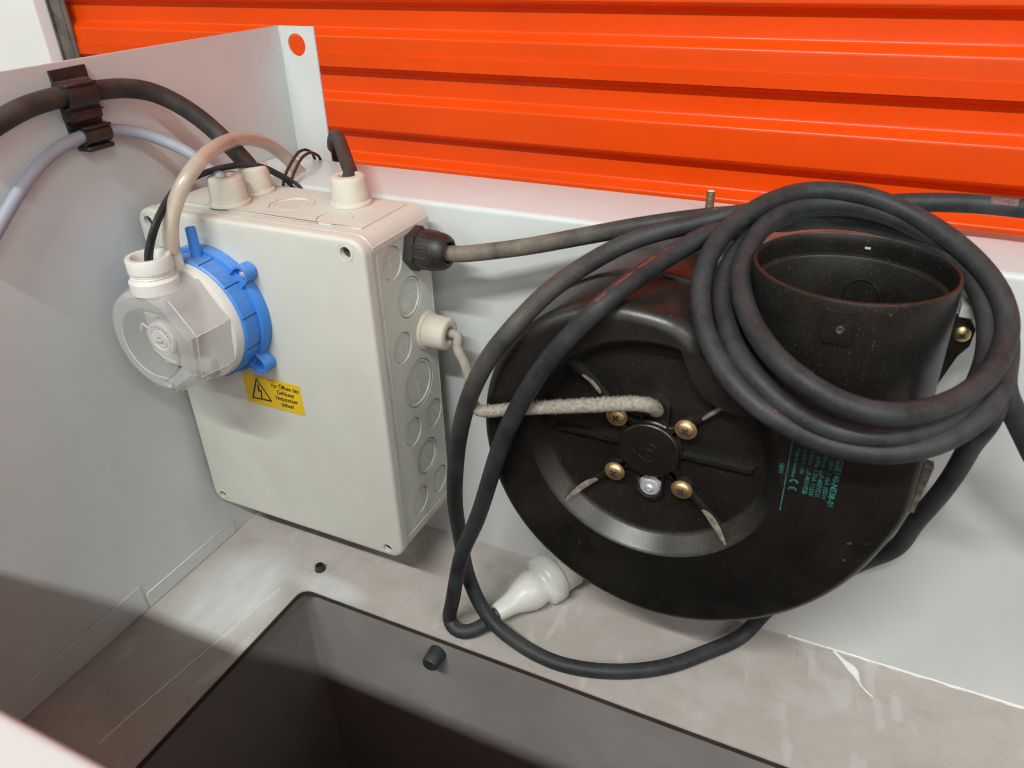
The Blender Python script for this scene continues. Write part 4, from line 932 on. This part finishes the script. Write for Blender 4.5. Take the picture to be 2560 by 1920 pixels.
cable('black_cable', 'thick black cable arching from the wall clip down into the box top', 'cable', THICK_BLACK_PATH, 0.0057, 'dusty_black_rubber', 18)
cable('grey_cable', 'thin blue-grey cable arching from the wall clip to the front grommet', 'cable', GREY_CABLE_PATH, 0.0037, 'grey_cable', 14)
cable('clear_hose', 'yellowed clear plastic hose rising from the pressure switch nipple', 'hose', HOSE_PATH, 0.0046, 'clear_hose', 20)
def twin_wire():
    root = thing('twin_wire', 'pair of thin black wires leaving the neck of the pressure switch', 'wire', (0.06, -0.13, 0.27))
    for P in (WIRE_ONE_PATH, WIRE_TWO_PATH):
        P = [(P[0][0], P[0][1], P[0][2]-0.006)] + P
        tube(MB(), smooth_path(P, 0.002), 0.00135, 10).go('conductor', 'black_rubber', root, 60)
twin_wire()
cable('wire_loop', 'thin brown wire loop behind the box, left one of two', 'wire', LOOP_ONE_PATH, 0.0011, 'brown_wire', 10, 0, 0.0015)
cable('wire_loop', 'thin brown wire loop behind the box, right one of two', 'wire', LOOP_TWO_PATH, 0.0011, 'brown_wire', 10, 0, 0.0015)
cable('dusty_cable', 'short dusty dark cable bending out of the right top grommet over the flange', 'cable', STUB_PATH, 0.0047, 'dusty_black_rubber', 16)
def fan_lead():
    root = thing('fan_lead', 'dust-covered grey cable from the box side grommet to the fan hub', 'cable', tuple(FAN_LEAD_PATH[7]))
    path = smooth_path(FAN_LEAD_PATH, 0.0008)
    for _ in range(60): path = [path[0]] + [(path[i-1] + path[i]*2 + path[i+1])/4 for i in range(1, len(path)-1)] + [path[-1]]
    ns = int(len(path)*0.29)
    tube(MB(), path[:ns+1], 0.0032, 16).go('cable', 'dusty_grey_cable', root, 60)
    rr = lambda u: 0.0031 + 0.0007*min(1.0, u*1.3)
    tube(MB(), path[ns:], rr, 18, True, 0.00012).go('dusty_run', 'dust_felt', root, 60)
    F = frames(path); v = []; f = []
    for _ in range(7000):      # short fluff standing off the jacket, most of it on top
        i = random.randrange(int(len(path)*0.30), len(path)-4); t, n, b = F[i]
        a = random.uniform(0, 2*PI); d = (n*math.cos(a) + b*math.sin(a))
        if d.z < random.uniform(-0.9, 0.5): continue
        p = path[i] + d*(rr(max(0, (i-ns)/(len(path)-ns)))-0.0001) + t*random.uniform(-0.0005, 0.0005)
        l = random.uniform(0.0004, 0.0015); e = p + d*l*0.7 + Vector((random.uniform(-1, 1), random.uniform(-1, 1), random.uniform(-0.4, 1)))*l*0.6
        s = (e-p).cross(Vector((random.uniform(-1, 1), random.uniform(-1, 1), random.uniform(-1, 1)))).normalized()*0.00013
        k = len(v); v += [p-s, p+s, e]; f.append((k, k+1, k+2))
    o = MB().add(v, f).go('dust_fluff', 'dust_felt', root, 0); o['kind'] = 'stuff'
fan_lead()

# ------------------------------------------------------------------ cable clip on the left panel
def cable_clip():
    root = thing('cable_clip', 'black plastic two-way cable clip stuck to the left panel', 'cable clip', (0.0, -0.102, 0.327))
    sk = lambda u, v, d: Vector((d, u, v))
    # back plate, slightly skewed
    o1 = [(-0.1140, 0.3718), (-0.0905, 0.3722), (-0.0890, 0.3300), (-0.1005, 0.3278), (-0.1035, 0.3345), (-0.1125, 0.3348)]
    plate(o1, [], 0.0003, 0.0024, sk).go('back_plate', 'black_plastic', root, 30)
    # saddle over the thick cable and one over the thin one: curved straps
    def strap(yc0, yc1, zc, xc, R, a0, a1, th=0.0016):
        mb = MB(); n = 16; v = []; f = []
        for i in range(n+1):
            a = math.radians(a0 + (a1-a0)*i/n)
            for r in (R, R+th):
                for y in (yc0, yc1): v.append((xc + r*math.cos(a), y, zc + r*math.sin(a)))
        for i in range(n):
            p = i*4; q = p+4
            f += [(p, p+1, q+1, q), (p+2, q+2, q+3, p+3), (p, q, q+2, p+2), (p+1, p+3, q+3, q+1)]
        f += [(0, 2, 3, 1), (n*4, n*4+1, n*4+3, n*4+2)]
        return mb.add(v, f)
    s = strap(-0.1180, -0.0990, 0.3590, 0.0110, 0.0066, -120, 125).go('strap', 'black_plastic', root, 35)
    MB().box(0.006, 0.0185, -0.1185, -0.0985, 0.3640, 0.3657, 0.0004, 1).go('latch_lip', 'black_plastic', s)
    MB().box(0.002, 0.0125, -0.1150, -0.0950, 0.3445, 0.3520, 0.0008, 1).box(0.0125, 0.0140, -0.1150, -0.0950, 0.3490, 0.3502, 0.0003, 1).go('latch_block', 'black_plastic', root)
    s2 = strap(-0.1105, -0.0930, 0.3352, 0.0078, 0.0040, -130, 120).go('strap', 'black_plastic', root, 35)
    MB().box(0.004, 0.0136, -0.1105, -0.0925, 0.3395, 0.3409, 0.0003, 1).go('latch_lip', 'black_plastic', s2)
    MB().box(0.002, 0.0125, -0.1110, -0.0930, 0.3268, 0.3296, 0.0006, 1).go('lower_lip', 'black_plastic', root)
cable_clip()
